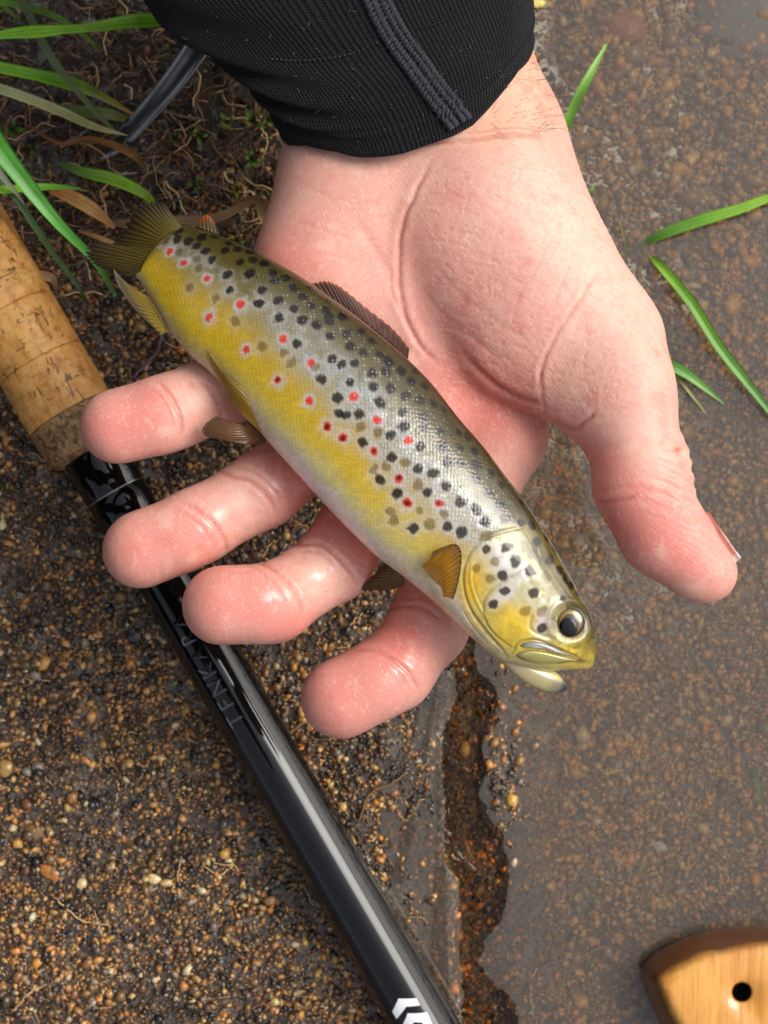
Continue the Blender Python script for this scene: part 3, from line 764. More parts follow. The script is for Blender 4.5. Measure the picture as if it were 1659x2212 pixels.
fin('pelvic_fin', [(566, 900, .118), (574, 916, .1185), (572, 938, .117)], [(455, 762, .118), (447, 757, .1175), (446, 770, .1165), (470, 822, .1155)], 5, [(176, 140, 34), (168, 130, 30), (150, 116, 34), (206, 180, 110)], fold=.001)
fin('pelvic_fin', [(570, 924, .111), (576, 940, .1105), (574, 954, .109)], [(466, 899, .1145), (446, 914, .1145), (436, 934, .114), (452, 944, .113), (500, 950, .1115)], 7, [(126, 92, 44), (142, 92, 34), (120, 76, 30), (92, 62, 30)], fold=.0016)
fin('pectoral_fin', [(912, 1222, .1255), (935, 1252, .1262), (966, 1276, .126)], [(934, 1192, .1295), (960, 1180, .131), (984, 1174, .132), (997, 1190, .1325), (996, 1228, .132), (988, 1268, .1305), (979, 1295, .129)], 9, [(206, 180, 96), (214, 160, 30), (206, 148, 16), (190, 134, 20), (130, 96, 50)], fold=.0016, frag=.03)
fin('pectoral_fin', [(866, 1226, .109), (872, 1246, .108), (874, 1264, .107)], [(842, 1206, .106), (812, 1236, .105), (786, 1262, .104), (778, 1274, .103), (816, 1272, .104)], 6, [(120, 96, 40), (104, 78, 30), (80, 58, 26)], fold=.0008)

# ---- lower jaw, open below the snout
def jaw():
    up = catmull([(1010, 1330), (1075, 1396), (1128, 1426), (1160, 1434), (1188, 1444), (1210, 1460), (1226, 1482)], 60)
    lo = catmull([(985, 1346), (1040, 1396), (1085, 1434), (1128, 1472), (1166, 1491), (1196, 1498), (1220, 1495)], 60)
    z = np.linspace(.1172, .1140, 60); tkj = np.linspace(.8, .5, 60)
    b_ = np.array([P(*p, q) for p, q in zip(up, z)]); l_ = np.array([P(*p, q) for p, q in zip(lo, z)])
    c = (b_ + l_) / 2; h = (b_ - l_) / 2; aa = np.linalg.norm(h, axis=1); hh = h / aa[:, None]
    ef = np.sqrt(np.clip(1 - ((np.linspace(0, 1, 60) - .9) / .1).clip(0, 1) ** 2, .01, 1))
    ph = np.linspace(0, 2 * math.pi, 40, endpoint=False)
    v = c[:, None] + hh[:, None] * (aa * (.35 + .65 * ef))[:, None, None] * np.cos(ph)[None, :, None]
    v[:, :, 2] += (np.minimum(aa * tkj, .0030) * ef)[:, None] * np.sin(ph)[None, :]
    f = grid_faces(60, 40).tolist(); f.append(list(range(40))[::-1]); f.append([59 * 40 + k for k in range(40)])
    x = np.repeat(np.linspace(0, 1, 60), 40); q = np.tile((np.cos(ph) + 1) / 2, 60)
    col = .74 * ramp_np(x + .10 * fbm(v.reshape(-1, 3) * 300, 3, 4), [(0, lin(200, 182, 140)), (.45, lin(196, 178, 130)), (.64, lin(186, 172, 112)), (.78, lin(140, 130, 84)), (.87, lin(92, 90, 78)), (.93, lin(46, 46, 44)), (1, lin(26, 26, 26))])
    w = (sstep(.55, .85, q) * (1 - sstep(.75, .95, x)))[:, None]; col = col * (1 - w) + np.array(lin(206, 190, 110)) * w
    t = NT('jaw_skin'); t.bsdf(Base_Color=t.attr('col').outputs['Color'], Roughness=.3, Coat_Weight=1.0, Coat_Roughness=.08, Normal=t.bump(t.noise(t.coord(), 700, 3), .3, .0002))
    return link_mesh('lower_jaw', v.reshape(-1, 3), f, t.m, parent=trout, colors=col)
jaw()
def plate(name, outline, height, cols, mat, inset=.62, rings=6, parent=trout, bvh=FISH_BVH, base_off=-.0006):
    """a low domed plate that follows the surface below it, outline in layout units"""
    ol = catmull(outline + [outline[0]], 56)[:-1]; c = ol.mean(0); v = []; cc = []
    zs = [drop(bvh, *p)[0] for p in ol]; zok = [z[2] for z in zs if z is not None]; zm = np.mean(zok) if zok else .12
    for r in range(rings + 1):
        f = 1 - r / rings
        for i, p in enumerate(ol):
            q = c + (p - c) * f; hit, nrm = drop(bvh, *q)
            z = hit[2] if hit is not None else zm - .002
            z = min(max(z, zm - .004), zm + .004)
            v.append(P(*q, z + base_off + (height - base_off) * math.sin(math.pi / 2 * min(1, (1 - f) * 2.2)))); cc.append(f)
    n = len(ol); f = grid_faces(rings + 1, n).tolist()
    x = np.array(cc); col = ramp_np(1 - x, [(k / (len(cols) - 1), lin(*q)) for k, q in enumerate(cols)])
    return link_mesh(name, v, f, mat, parent=parent, colors=col)
tj = NT('jaw_plate'); tj.bsdf(Base_Color=tj.attr('col').outputs['Color'], Roughness=.25, Metallic=.2, Coat_Weight=1.0, Coat_Roughness=.06, Normal=tj.bump(tj.noise(tj.coord(), 800, 3), .3, .0002))
plate('upper_jaw', [ZH(*q) for q in [(1345, 1075), (1270, 1090), (1150, 1105), (1020, 1098), (930, 1070), (888, 1040), (925, 1010), (1000, 1000), (1100, 1012), (1200, 1035)]], .0010, [(120, 108, 60), (190, 180, 110), (176, 164, 92), (186, 174, 100)], tj.m)
plate('upper_jaw', [ZH(*q) for q in [(1330, 1062), (1250, 1045), (1150, 1010), (1050, 985), (950, 985), (910, 975), (950, 950), (1040, 945), (1150, 975), (1250, 1025)]], .0009, [(110, 102, 70), (150, 150, 140), (176, 178, 176), (150, 150, 150)], tj.m)

# ---- eye: golden iris dome, black pupil with a point towards the snout, rim of skin
def eye():
    hit, nrm = drop(FISH_BVH, EX, EY - 42); c0 = P(EX, EY, hit[2] - .0010); R = 31 * S(c0[2])
    tilt = Vector((.09, .035, 1)).normalized(); q = Vector((0, 0, 1)).rotation_difference(tilt).to_matrix(); Q = np.array(q)
    def dome(rad, hgt, z0, rings=14, seg=56, shape=None):
        v = []
        for i in range(rings + 1):
            r = 1 - i / rings
            for k in range(seg):
                a = k / seg * 2 * math.pi; rr = rad * r * (shape(a) if shape else 1)
                v.append((rr * math.cos(a), rr * math.sin(a), z0 + hgt * math.sqrt(max(0, 1 - r * r))))
        return np.array(v) @ Q.T + c0, grid_faces(rings + 1, seg).tolist(), np.repeat(1 - np.arange(rings + 1) / rings, seg), np.tile(np.arange(seg) / seg * 2 * math.pi, rings + 1)
    v, f, r, a = dome(R, R * .22, .0002)
    col = ramp_np(r, [(0, lin(30, 24, 12)), (.58, lin(50, 38, 14)), (.66, lin(150, 114, 36)), (.72, lin(120, 94, 30)), (.82, lin(104, 84, 34)), (.92, lin(70, 56, 24)), (1, lin(36, 28, 14))])
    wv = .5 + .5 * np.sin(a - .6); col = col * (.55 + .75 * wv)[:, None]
    t = NT('eye_iris'); t.bsdf(Base_Color=t.attr('col').outputs['Color'], Metallic=.35, Roughness=.28, Coat_Weight=1.0, Coat_Roughness=.02)
    e = link_mesh('eye', v, f, t.m, parent=trout, colors=np.clip(col, 0, 1))
    t2 = NT('eye_pupil'); t2.bsdf(Base_Color=(.003, .003, .0035), Roughness=.03, Specular_IOR_Level=.3)
    c0s = c0.copy(); c0 += np.array([-5 * S(.12), -9 * S(.12), 0])
    v, f, r, a = dome(R * .62, R * .07, R * .215 + .0002, shape=lambda a: 1 + .16 * max(0, math.cos(a + .9)) ** 4)
    link_mesh('pupil', v, f, t2.m, parent=e); c0[:] = c0s
    path = [np.array([R * 1.03 * math.cos(x), R * 1.03 * math.sin(x), .0001]) for x in np.linspace(0, 2 * math.pi, 49)]
    path = np.array(path) @ Q.T + c0
    vv, ff = tube(path, .00018, 8); cl = np.tile(lin(80, 66, 28), (len(vv), 1)) * (1 + .25 * fbm(vv * 500, 2, 3))[:, None]
    link_mesh('eye_rim', vv, ff, tj.m, parent=trout, colors=cl)
eye()
# ------------------------------------------------------------------ the knit sleeve
def m_knit():
    t = NT('black_knit'); uv = t.n('ShaderNodeUVMap').outputs[0]; o = t.coord()
    sx = t.n('ShaderNodeSeparateXYZ', None, Vector=uv)
    wob = t.math('MULTIPLY', t.noise(o, 60, 2), .25)
    u = t.math('MULTIPLY', t.math('ADD', sx.outputs[0], wob), 2 * math.pi)
    v = t.math('MULTIPLY', sx.outputs[1], 2 * math.pi)
    rib = t.math('ABSOLUTE', t.math('SINE', t.math('MULTIPLY', u, .5)))
    st = t.math('SINE', t.math('ADD', v, t.math('MULTIPLY', t.math('SINE', u), 1.4)))
    h = t.math('ADD', rib, t.math('MULTIPLY', st, .28))
    n = t.noise(o, 2200, 2)
    h2 = t.math('ADD', h, t.math('MULTIPLY', n, .6))
    c = t.mix(t.ramp(t.math('MULTIPLY', h2, .6), [(.2, 0.0), (.95, 1.0)]), (.0028, .0028, .003), (.014, .0145, .016))
    c = t.mix(t.ramp(t.noise(o, 3000, 1), [(.72, 0.0), (.78, 1.0)]), c, (.10, .11, .12))
    t.bsdf(Base_Color=c, Roughness=.95, Normal=t.bump(h2, .9, .0004), Sheen_Weight=.05, Sheen_Roughness=.5, Specular_IOR_Level=.15)
    return t.m
M_KNIT = m_knit()
SL_L = [(604, 288), (575, 238), (532, 168), (466, 100), (346, 0), (180, -160), (-60, -420)]
SL_R = [(1140, 92), (1146, 40), (1146, 0), (1140, -60), (1120, -160), (1060, -380), (940, -700)]
SL_B = [(4, 140), (0, 150), (0, 160), (0, 170), (0, 185), (0, 200), (0, 220)]
SL_Z = [(.0875, .0215), (.0875, .0235), (.0875, .0245), (.0875, .025), (.087, .0245), (.089, .027), (.095, .032)]
NRs, NSs = 200, 300
Ls, Rs, Bs, Zs = (catmull(q, NRs) for q in (SL_L, SL_R, SL_B, SL_Z))
tw = np.linspace(0, 1, NRs) ** 1.0
ph = np.linspace(0, 2 * math.pi, NSs, endpoint=False)
c_ = (Ls + Rs) / 2; ah = (Rs - Ls) / 2
pxy = c_[:, None] + ah[:, None] * (np.sign(np.cos(ph)) * np.abs(np.cos(ph)) ** .86)[None, :, None] + Bs[:, None] * np.sin(ph)[None, :, None]
zz = Zs[:, 0][:, None] + Zs[:, 1][:, None] * (np.sign(np.sin(ph)) * np.abs(np.sin(ph)) ** .75)[None, :]
# hem waves a little, cloth sags in soft folds
hem = np.exp(-np.arange(NRs) / 22.0)[:, None]
cc_ = np.cos(ph); hemc = np.interp(cc_, [-1, -.9, -.8, -.5, -.2, 0, .3, .5, .7, .87, 1], [0, -26, -38, -38, -16, 0, 10, 13, 0, -16, 0]) * (np.sin(ph) > 0)
pxy[..., 1] += np.exp(-np.arange(NRs) / 70.0)[:, None] * hemc[None, :] + hem * (2.5 * np.sin(ph * 7 + .8))[None, :]
s_ = S(zz); sv = np.stack([(pxy[..., 0] - CX) * s_, (CY - pxy[..., 1]) * s_, zz], -1)
cn = sv.mean(1, keepdims=True); rad = sv - cn; rad /= np.linalg.norm(rad, axis=2)[..., None]
fold = fbm((sv * np.array([34, 34, 20])).reshape(-1, 3), 3, 61).reshape(NRs, NSs)
row = np.arange(NRs)[:, None]
fold2 = np.sin(row / NRs * 34 + np.cos(ph)[None, :] * 3.5 + .8) * np.exp(-((np.cos(ph)[None, :] + .8) / .5) ** 2) * sstep(10, 50, row)
sv = sv + rad * (fold * .0022 + fold2 * .0014)[..., None]
# the turned hem is thicker, with a stitched groove behind it
sv = sv + rad * (.0006 * np.exp(-((row - 8) / 9.0) ** 2) - .0004 * np.exp(-((row - 46) / 3.0) ** 2) + .0003 * np.exp(-((row - 38) / 4.0) ** 2))[..., None]
inner = sv[:1] - rad[:1] * .0012; inner2 = sv[6:7] - rad[6:7] * .0030; inner3 = sv[40:41] - rad[40:41] * .0034
lip = sv[:1] - rad[:1] * .0004 + (sv[:1] - sv[1:2]) * .6
allv = np.concatenate([inner3, inner2, inner, lip, sv], 0)
arc = np.concatenate([[0], np.cumsum(np.linalg.norm(np.diff(sv[:, 75], axis=0), axis=1))])
nu = np.tile(np.arange(NSs) / NSs * 230, (NRs, 1)); nvv = np.tile(arc[:, None] / .00075, (1, NSs))
pad = lambda A: np.concatenate([np.repeat(A[:1], 4, 0), A], 0)
sleeve = link_mesh('sleeve', allv.reshape(-1, 3), grid_faces(NRs + 4, NSs), M_KNIT, parent=hand, uv=np.stack([pad(nu).ravel(), pad(nvv).ravel()], 1))
sleeve['label'] = 'black ribbed knit sleeve with its cuff ending over the wrist'
SLV_BVH = bvh_of(sleeve)
t_ = NT('seam_thread'); t_.bsdf(Base_Color=t_.mix(t_.noise(t_.coord(), 1500, 3), (.016, .017, .021), (.07, .073, .086)), Roughness=.9, Specular_IOR_Level=.2, Normal=t_.bump(t_.noise(t_.coord(), 4000, 2), .6, .0002))
M_THREAD = t_.m
def on_sleeve(px, py, lift):
    h, n = drop(SLV_BVH, px, py)
    return None if h is None else h + n * lift * (1 if n[2] > 0 else -1)
# flat-locked seam down the sleeve: band + two rows of thread loops
seam_c = catmull([(800, -30), (832, 40), (868, 100), (905, 150), (945, 205), (980, 250), (992, 268)], 90)
tg = np.gradient(seam_c, axis=0); tg /= np.linalg.norm(tg, axis=1)[:, None]; nr_ = np.stack([-tg[:, 1], tg[:, 0]], 1)
bv = []
for p, n in zip(seam_c, nr_):
    for j, off in enumerate(np.linspace(-29, 29, 13)):
        e = abs(off) / 29
        h = on_sleeve(*(p + n * off), .0003 + .0005 * (1 - e ** 4) - .0004 * math.exp(-(off / 6) ** 2))
        bv.append(h)
okb = [i for i, x in enumerate(bv) if x is not None]
bv = np.array([x if x is not None else bv[okb[np.argmin([abs(i - k) for k in okb])]] for i, x in enumerate(bv)])
seam = link_mesh('seam_band', bv, grid_faces(90, 13, False), M_THREAD, parent=sleeve)
acc = Acc()
for i in range(1, 89, 2):
    for sgn in (-1, 1):
        for sub in (0, 1):
            p = seam_c[i] + nr_[i] * sgn * (9 + 13 * sub) 
            q0 = p - nr_[i] * 7 + tg[i] * rng.uniform(-2, 2); q1 = p + nr_[i] * 7 + tg[i] * (3 + rng.uniform(-2, 2))
            pts = [on_sleeve(*(q0 + (q1 - q0) * f), .0003 + .0009 * math.sin(math.pi * (.15 + .7 * f))) for f in (0, .33, .66, 1)]
            if any(x is None for x in pts): continue
            v, f = tube(pts, [.00022, .00036, .00036, .00022], 6); acc.add(v, f)
st = acc.build('seam_stitching', M_THREAD, parent=sleeve); st['kind'] = 'stuff'
acc = Acc()
for line in ([(585, 128), (640, 132), (700, 128), (760, 116), (815, 92)], [(905, 62), (935, 55), (970, 40), (1000, 24)]):
    pl = catmull(line, 46)
    for i in range(0, 45, 2):
        pts = [on_sleeve(*(pl[i] + (pl[i + 1] - pl[i]) * f * 1.2), .0001 + .0004 * math.sin(math.pi * f)) for f in (0, .5, 1)]
        if any(x is None for x in pts): continue
        v, f = tube(pts, .00016, 5); acc.add(v, f)
hs = acc.build('hem_stitching', M_THREAD, parent=sleeve); hs['kind'] = 'stuff'
acc = Acc(); rl = np.random.default_rng(4)
for k in range(60):
    x, y = rl.uniform(400, 1140), rl.uniform(-10, 320); a = rl.uniform(0, 6.28); L = rl.uniform(3, 12)
    pts = [on_sleeve(x + math.cos(a + .5 * f) * L * f, y + math.sin(a + .5 * f) * L * f, .0002 + .0004 * f) for f in (0, .5, 1)]
    if any(q is None for q in pts): continue
    v, f = tube(pts, .00007, 4); acc.add(v, f)
t_ = NT('pale_lint'); t_.bsdf(Base_Color=(.09, .09, .09), Roughness=.9)
ln_ = acc.build('lint', t_.m, parent=sleeve); ln_['kind'] = 'stuff'
# loose threads by the seam and short dark hairs on the wrist
HAND_BVH = bvh_of(hand)
t_ = NT('arm_hair'); t_.bsdf(Base_Color=(.02, .014, .01), Roughness=.5); M_HAIR = t_.m
acc = Acc()
for k in range(80):
    x = rng.uniform(1050, 1192); y = rng.uniform(60, 300)
    if rng.random() < .35: x = rng.uniform(1135, 1185)
    h, n = drop(HAND_BVH, x, y)
    if h is None: continue
    s2, _ = drop(SLV_BVH, x, y)
    if s2 is not None and s2[2] > h[2] - .001: continue
    a = rng.uniform(-.6, 1.9); d = np.array([math.cos(a), math.sin(a) * .7 - .4, 0]); L = rng.uniform(.003, .007); n2_ = np.array([-d[1], d[0], 0]) * rng.normal(0, .35)
    pts = [h - n * .0002, h + n * .0008 + d * L * .35, h + n * .0014 + (d + n2_ * .6) * L * .7, h + n * .0012 + (d + n2_ * 1.3) * L]
    v, f = tube(catmull(pts, 12), np.linspace(.00004, .000012, 12), 4); acc.add(v, f)
hr = acc.build('arm_hair', M_HAIR, parent=hand); hr['kind'] = 'stuff'

# ------------------------------------------------------------------ the rest of the angler: dark hooded jacket and legs, kneeling on the bank at the left,
# out of the picture but seen in every wet reflection
def angler():
    h = .018; lo = np.array([-1.35, -.75, -.12]); hi = np.array([.22, .75, 1.15]); n = np.ceil((hi - lo) / h).astype(int)
    X, Y, Z = (lo[i] + np.arange(n[i]) * h for i in range(3)); X = X[:, None, None]; Y = Y[None, :, None]; Z = Z[None, None, :]
    A = np.array
    D = np.full(n, 9.0)
    for a, b, ra, rb, k in [((-.88, 0, .24), (-.66, .0, .56), .19, .20, .08), ((-.66, .0, .56), (-.48, .02, .80), .20, .15, .08),
                            ((-.52, -.20, .74), (-.52, .22, .74), .095, .095, .08),
                            ((-.52, .22, .74), (-.28, .44, .46), .075, .06, .05), ((-.26, .44, .46), (-.062, .262, .118), .058, .043, .04),
                            ((-.52, -.20, .74), (-.36, -.16, .54), .075, .06, .05), ((-.36, -.16, .54), (-.05, -.02, .61), .058, .042, .04),
                            ((-.42, .02, .86), (-.20, .02, .90), .12, .115, .05), ((-.20, .0, .985), (-.12, .0, .965), .10, .10, .04),
                            ((-.05, -.02, .61), (.0, .03, .575), .042, .032, .02),
                            ((-.88, -.12, .20), (-.46, -.24, .16), .10, .085, .05), ((-.46, -.24, .16), (-.84, -.26, .04), .08, .06, .04),
                            ((-.88, .12, .20), (-.48, .20, .16), .10, .085, .05), ((-.48, .20, .16), (-.86, .22, .04), .08, .06, .04)]:
        D = smin(D, round_cone(X, Y, Z, A(a), A(b), ra, rb), k)
    # unseen wide hat brim, added to darken the reflections from overhead
    bx_, by_, bz_ = X + .14, Y, Z - (.955 + .06 * (X + .14)); rr_ = np.sqrt(bx_ ** 2 + by_ ** 2)
    D = smin(D, np.maximum(rr_ - .20, np.abs(bz_ + .25 * rr_ ** 2) - .014), .02)
    v, q = surface_nets(D, lo, h); v = lap_smooth(v, q, 2)
    t = NT('dark_cloth'); t.bsdf(Base_Color=t.mix(t.noise(t.coord(), 40, 4), (.006, .006, .007), (.014, .014, .016)), Roughness=.9, Specular_IOR_Level=.2)
    o = link_mesh('jacket', v, q[:, ::-1].copy(), t.m, parent=hand)
    bm_ = bmesh.new(); bm_.from_mesh(o.data); bmesh.ops.recalc_face_normals(bm_, faces=bm_.faces[:]); bm_.to_mesh(o.data); bm_.free()
angler()
# ------------------------------------------------------------------ ground, sand, water
WATER_Z = -.0022
CHAN = [(1000, 1330), (1010, 1400), (1016, 1500), (1004, 1600), (1000, 1690), (1015, 1780), (1042, 1860), (1042, 1960), (1020, 2060), (1050, 2150), (1070, 2260), (1080, 2500)]
def chan_d(px, py):
    c = np.array(CHAN, float); return np.abs(px - np.interp(py, c[:, 1], c[:, 0])) + 200 * sstep(1400, 1300, py) * (py < 1400)
def ground_h(x, y, detail=True):
    """bank on the left, shallow pool on the right"""
    x = np.asarray(x, float); y = np.asarray(y, float)
    s0 = S(0); px = x / s0 + CX; py = CY - y / s0
    q = np.stack([x * 22, y * 22, np.zeros_like(x)], -1).reshape(-1, 3)
    wob = fbm(q, 3, 71).reshape(x.shape)
    edge = px - 1010 + 60 * wob
    z = -.0155 * sstep(-60, 560, edge) - .0012 * sstep(-90, 20, edge)
    z = z + .0016 * fbm(q * 2.3, 4, 81).reshape(x.shape) * (1 - .45 * sstep(0, 200, edge))
    z = z - .0042 * np.exp(-(chan_d(px, py) / 46) ** 4)
    z = z + .0022 * fbm(q * 1.1 + 3, 3, 85).reshape(x.shape) * (1 - sstep(-60, 20, edge))
    soil = sstep(420, 150, py + .25 * px) * 0 + (1 - sstep(330, 520, py + .12 * px)) * (1 - sstep(560, 900, px))
    z = z + soil * (.006 * fbm(q * 1.7 + 9, 4, 91).reshape(x.shape) + .002)
    rr = np.hypot(x, y); z = z + 9.5 * sstep(2.5, 26, rr) * (1 + .25 * np.sin(np.arctan2(y, x) * 3 + 1)) + .25 * sstep(.35, 1.6, -x)
    # the bank rises a little towards the upper left, the pool floor keeps going gently down on the right
    return z + .010 * sstep(300, -600, px) * sstep(900, 0, py)
ring_ = np.array([.3, .4, .55, .75, 1, 1.4, 2, 3, 4.5, 6.5, 9, 12, 15, 18, 22, 27, 34, 45, 80])
gx = np.concatenate([-ring_[::-1], np.linspace(-.24, .24, 330), ring_])
gy = np.concatenate([-ring_[::-1], np.linspace(-.26, .26, 360), ring_])
GX, GY = np.meshgrid(gx, gy, indexing='ij'); GZ = ground_h(GX.ravel(), GY.ravel()).reshape(GX.shape)
def m_ground():
    t = NT('wet_soil'); o = t.coord()
    n1 = t.noise(o, 55, 5, .65); n2 = t.noise(o, 900, 4, .6); n3 = t.noise(o, 260, 4, .6)
    c = t.ramp(n3, [(.3, (.010, .007, .005)), (.5, (.032, .021, .012)), (.66, (.07, .045, .024))])
    v = t.n('ShaderNodeTexVoronoi', None, Vector=o, Scale=900.0)
    sc = t.n('ShaderNodeSeparateColor', None, i0=v.outputs['Color'])
    gr = t.ramp(sc.outputs[0], [(0, (.02, .014, .009)), (.4, (.07, .045, .024)), (.7, (.16, .09, .04)), (.9, (.26, .18, .10)), (1, (.4, .3, .17))])
    c = t.mix(.5, c, gr)
    c = t.mix(t.ramp(n1, [(.45, 0.0), (.62, .6)]), c, (.008, .006, .005))
    b = t.bump(t.math('ADD', n2, t.math('MULTIPLY', v.outputs[0], .6)), .7, .0006)
    t.bsdf(Base_Color=c, Roughness=t.ramp(n1, [(.35, .28), (.65, .6)]), Normal=b, Coat_Weight=.8, Coat_Roughness=.12)
    return t.m
gr_o = link_mesh('ground', np.stack([GX, GY, GZ], -1).reshape(-1, 3), grid_faces(len(gx), len(gy), False, False), m_ground(), loc=(0, 0, 0))
tag(gr_o, kind='structure')

# ---- sand grains: real little stones, uneven in size, colour and tilt
def icosphere():
    bm_ = bmesh.new(); bmesh.ops.create_icosphere(bm_, subdivisions=1, radius=1)
    v = np.array([q.co for q in bm_.verts]); f = np.array([[w.index for w in p.verts] for p in bm_.faces]); bm_.free(); return v, f
ICO_V, ICO_F = icosphere()
PAL = np.array([lin(*c) for c in [(44, 34, 24), (66, 49, 32), (96, 72, 45), (122, 91, 54), (148, 108, 60), (178, 134, 76), (176, 120, 58), (122, 80, 48), (206, 172, 116), (232, 210, 166), (128, 118, 104), (84, 78, 72), (28, 24, 20), (222, 172, 94)]])
PAL_W = np.array([9, 13, 14, 13, 10, 7, 4, 2.4, 3.4, 1.6, 3.5, 3.5, 5, 3.0]); PAL_W = PAL_W / PAL_W.sum()
def grains(name, xy, size, mat, seed, sink=.3, tint=None, zoff=0.0):
    r = np.random.default_rng(seed); n = len(xy)
    sc = size[:, None] * r.uniform(.55, 1.3, (n, 3)) * np.array([1, 1, .8])
    jit = 1 + r.uniform(-.4, .34, (n, 12, 1))
    v = ICO_V[None] * jit * sc[:, None]
    q = r.normal(size=(n, 4)); q /= np.linalg.norm(q, axis=1)[:, None]; w, x, y, z = q.T
    R = np.stack([1 - 2 * (y * y + z * z), 2 * (x * y - z * w), 2 * (x * z + y * w), 2 * (x * y + z * w), 1 - 2 * (x * x + z * z), 2 * (y * z - x * w), 2 * (x * z - y * w), 2 * (y * z + x * w), 1 - 2 * (x * x + y * y)], 1).reshape(n, 3, 3)
    v = np.einsum('nij,nkj->nki', R, v)
    zz = ground_h(xy[:, 0], xy[:, 1]) + size * (1 - sink) * r.uniform(.2, 1.0, n) * .8 + zoff
    v = v + np.concatenate([xy, zz[:, None]], 1)[:, None]
    f = (ICO_F[None] + (np.arange(n) * 12)[:, None, None]).reshape(-1, 3)
    ci = r.choice(len(PAL), n, p=PAL_W); c = PAL[ci] * r.uniform(.7, 1.3, (n, 1)) * (1 + r.normal(0, .05, (n, 3)))
    if tint is not None: c = tint(xy, c)
    c = c / np.maximum(1, c.max(1, keepdims=True) / .62)
    c = np.repeat(np.clip(c, .002, .95), 12, 0)
    o = link_mesh(name, v.reshape(-1, 3), f, mat, loc=(0, 0, 0), smooth=False, colors=c)
    return tag(o, kind='stuff')
def m_grain(name, rough):
    t = NT(name); c = t.attr('col').outputs['Color']; o = t.coord()
    n = t.noise(o, 1400, 3); c2 = t.mix(1.0, c, t.ramp(n, [(.25, .62), (.75, 1.3)]), 'MULTIPLY')
    t.bsdf(Base_Color=c2, Roughness=rough, Normal=t.bump(n, .35, .0002), Coat_Weight=.5, Coat_Roughness=.06)
    return t.m
M_SAND = m_grain('wet_sand', .38)
def scatter(n, x0, x1, y0, y1, seed):
    r = np.random.default_rng(seed); return np.stack([r.uniform(x0, x1, n), r.uniform(y0, y1, n)], 1)
def gpx(xy): return xy[:, 0] / S(0) + CX, CY - xy[:, 1] / S(0)
def bank_tint(xy, c):
    px, py = gpx(xy); q = np.stack([xy[:, 0] * 60, xy[:, 1] * 60, xy[:, 0] * 0], 1)
    d = fbm(q, 3, 101)[:, None]; c = c * np.array([1.5, 1.38, 1.2]) * (1 + .6 * d)                       # damp darker patches of silt
    sil = sstep(.08, .34, fbm(q * 1.6 + 20, 3, 55))[:, None]; c = c * (1 - .72 * sil) + np.array([.010, .008, .006]) * sil * .72
    m = (1 - sstep(-.15, .25, fbm(q * .6 + 5, 2, 7)))[:, None] * .5
    return c * (1 - m) + c * np.array([.7, .62, .54]) * m
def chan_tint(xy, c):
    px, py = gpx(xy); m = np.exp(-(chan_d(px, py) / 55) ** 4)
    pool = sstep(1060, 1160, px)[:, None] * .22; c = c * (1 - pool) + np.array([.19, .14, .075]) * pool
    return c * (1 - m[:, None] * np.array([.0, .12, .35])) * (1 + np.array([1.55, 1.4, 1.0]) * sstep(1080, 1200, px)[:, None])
pts = scatter(150000, -.155, .155, -.195, .195, 1)
px, py = gpx(pts)
dens = .72 + .28 * sstep(-.05, .3, fbm(np.stack([pts[:, 0] * 45, pts[:, 1] * 45, pts[:, 0] * 0], 1), 3, 17) + .25)
dens *= 1 - .85 * (1 - sstep(380, 640, py + .15 * px)) * (1 - sstep(560, 900, px))
keep = rng.random(len(pts)) < dens; pts = pts[keep]
size = np.clip(np.exp(rng.normal(math.log(.00047), .50, len(pts))), .00024, .0019)
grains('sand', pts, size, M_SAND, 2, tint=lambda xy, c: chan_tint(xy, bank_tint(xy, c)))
pts = scatter(9000, -.155, .0, -.195, .10, 5); px, py = gpx(pts)
size = np.clip(np.exp(rng.normal(math.log(.0010), .3, len(pts))), .0006, .0022)
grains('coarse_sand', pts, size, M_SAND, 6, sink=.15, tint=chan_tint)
pts = scatter(14000, .03, .16, -.195, .195, 8); px, py = gpx(pts); kp = (px > 1100 + 160 * rng.random(len(px))) & (ground_h(pts[:, 0], pts[:, 1]) < -.006); pts = pts[kp]; px, py = px[kp], py[kp]
size = np.clip(np.exp(rng.normal(math.log(.00092), .42, len(pts))), .0006, .0026) * (1 + .35 * sstep(1000, 200, py))
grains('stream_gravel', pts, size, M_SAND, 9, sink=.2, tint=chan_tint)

# ---- single pebbles one can point at
M_PEB = m_grain('pebble_stone', .45)
def pebble(px, py, rx, ry, rot, c, label, name='pebble', hz=.6, group=None, z=None):
    g = P(px, py, 0.0); zz = float(ground_h(np.array([g[0]]), np.array([g[1]]))[0]) if z is None else z
    bm_ = bmesh.new(); bmesh.ops.create_icosphere(bm_, subdivisions=2, radius=1); v = np.array([q.co for q in bm_.verts]); f = [[w.index for w in p.verts] for p in bm_.faces]; bm_.free()
    sd = int(rng.integers(9999)); v = v * (1 + .22 * fbm(v * 1.3 + sd, 2, sd))[:, None]
    s = S(zz); v = v * np.array([rx * s, ry * s, min(rx, ry) * s * hz]); a = -rot; R = np.array([[math.cos(a), -math.sin(a), 0], [math.sin(a), math.cos(a), 0], [0, 0, 1]])
    v = v @ R.T + P(px, py, zz + min(rx, ry) * s * hz * .55)
    o = link_mesh(name, v, f, M_PEB, smooth=False, colors=np.tile(lin(*c), (len(v), 1)))
    return tag(o, label, 'pebble', group)
pebble(1478, 354, 40, 16, -.65, (206, 158, 66), 'long amber pebble under the pool water right of the wrist')
pebble(1583, 658, 20, 26, .2, (200, 150, 62), 'rounded amber pebble under water between the two long blades')
pebble(1355, 60, 46, 36, .4, (168, 112, 74), 'large pinkish brown stone under water near the top edge')
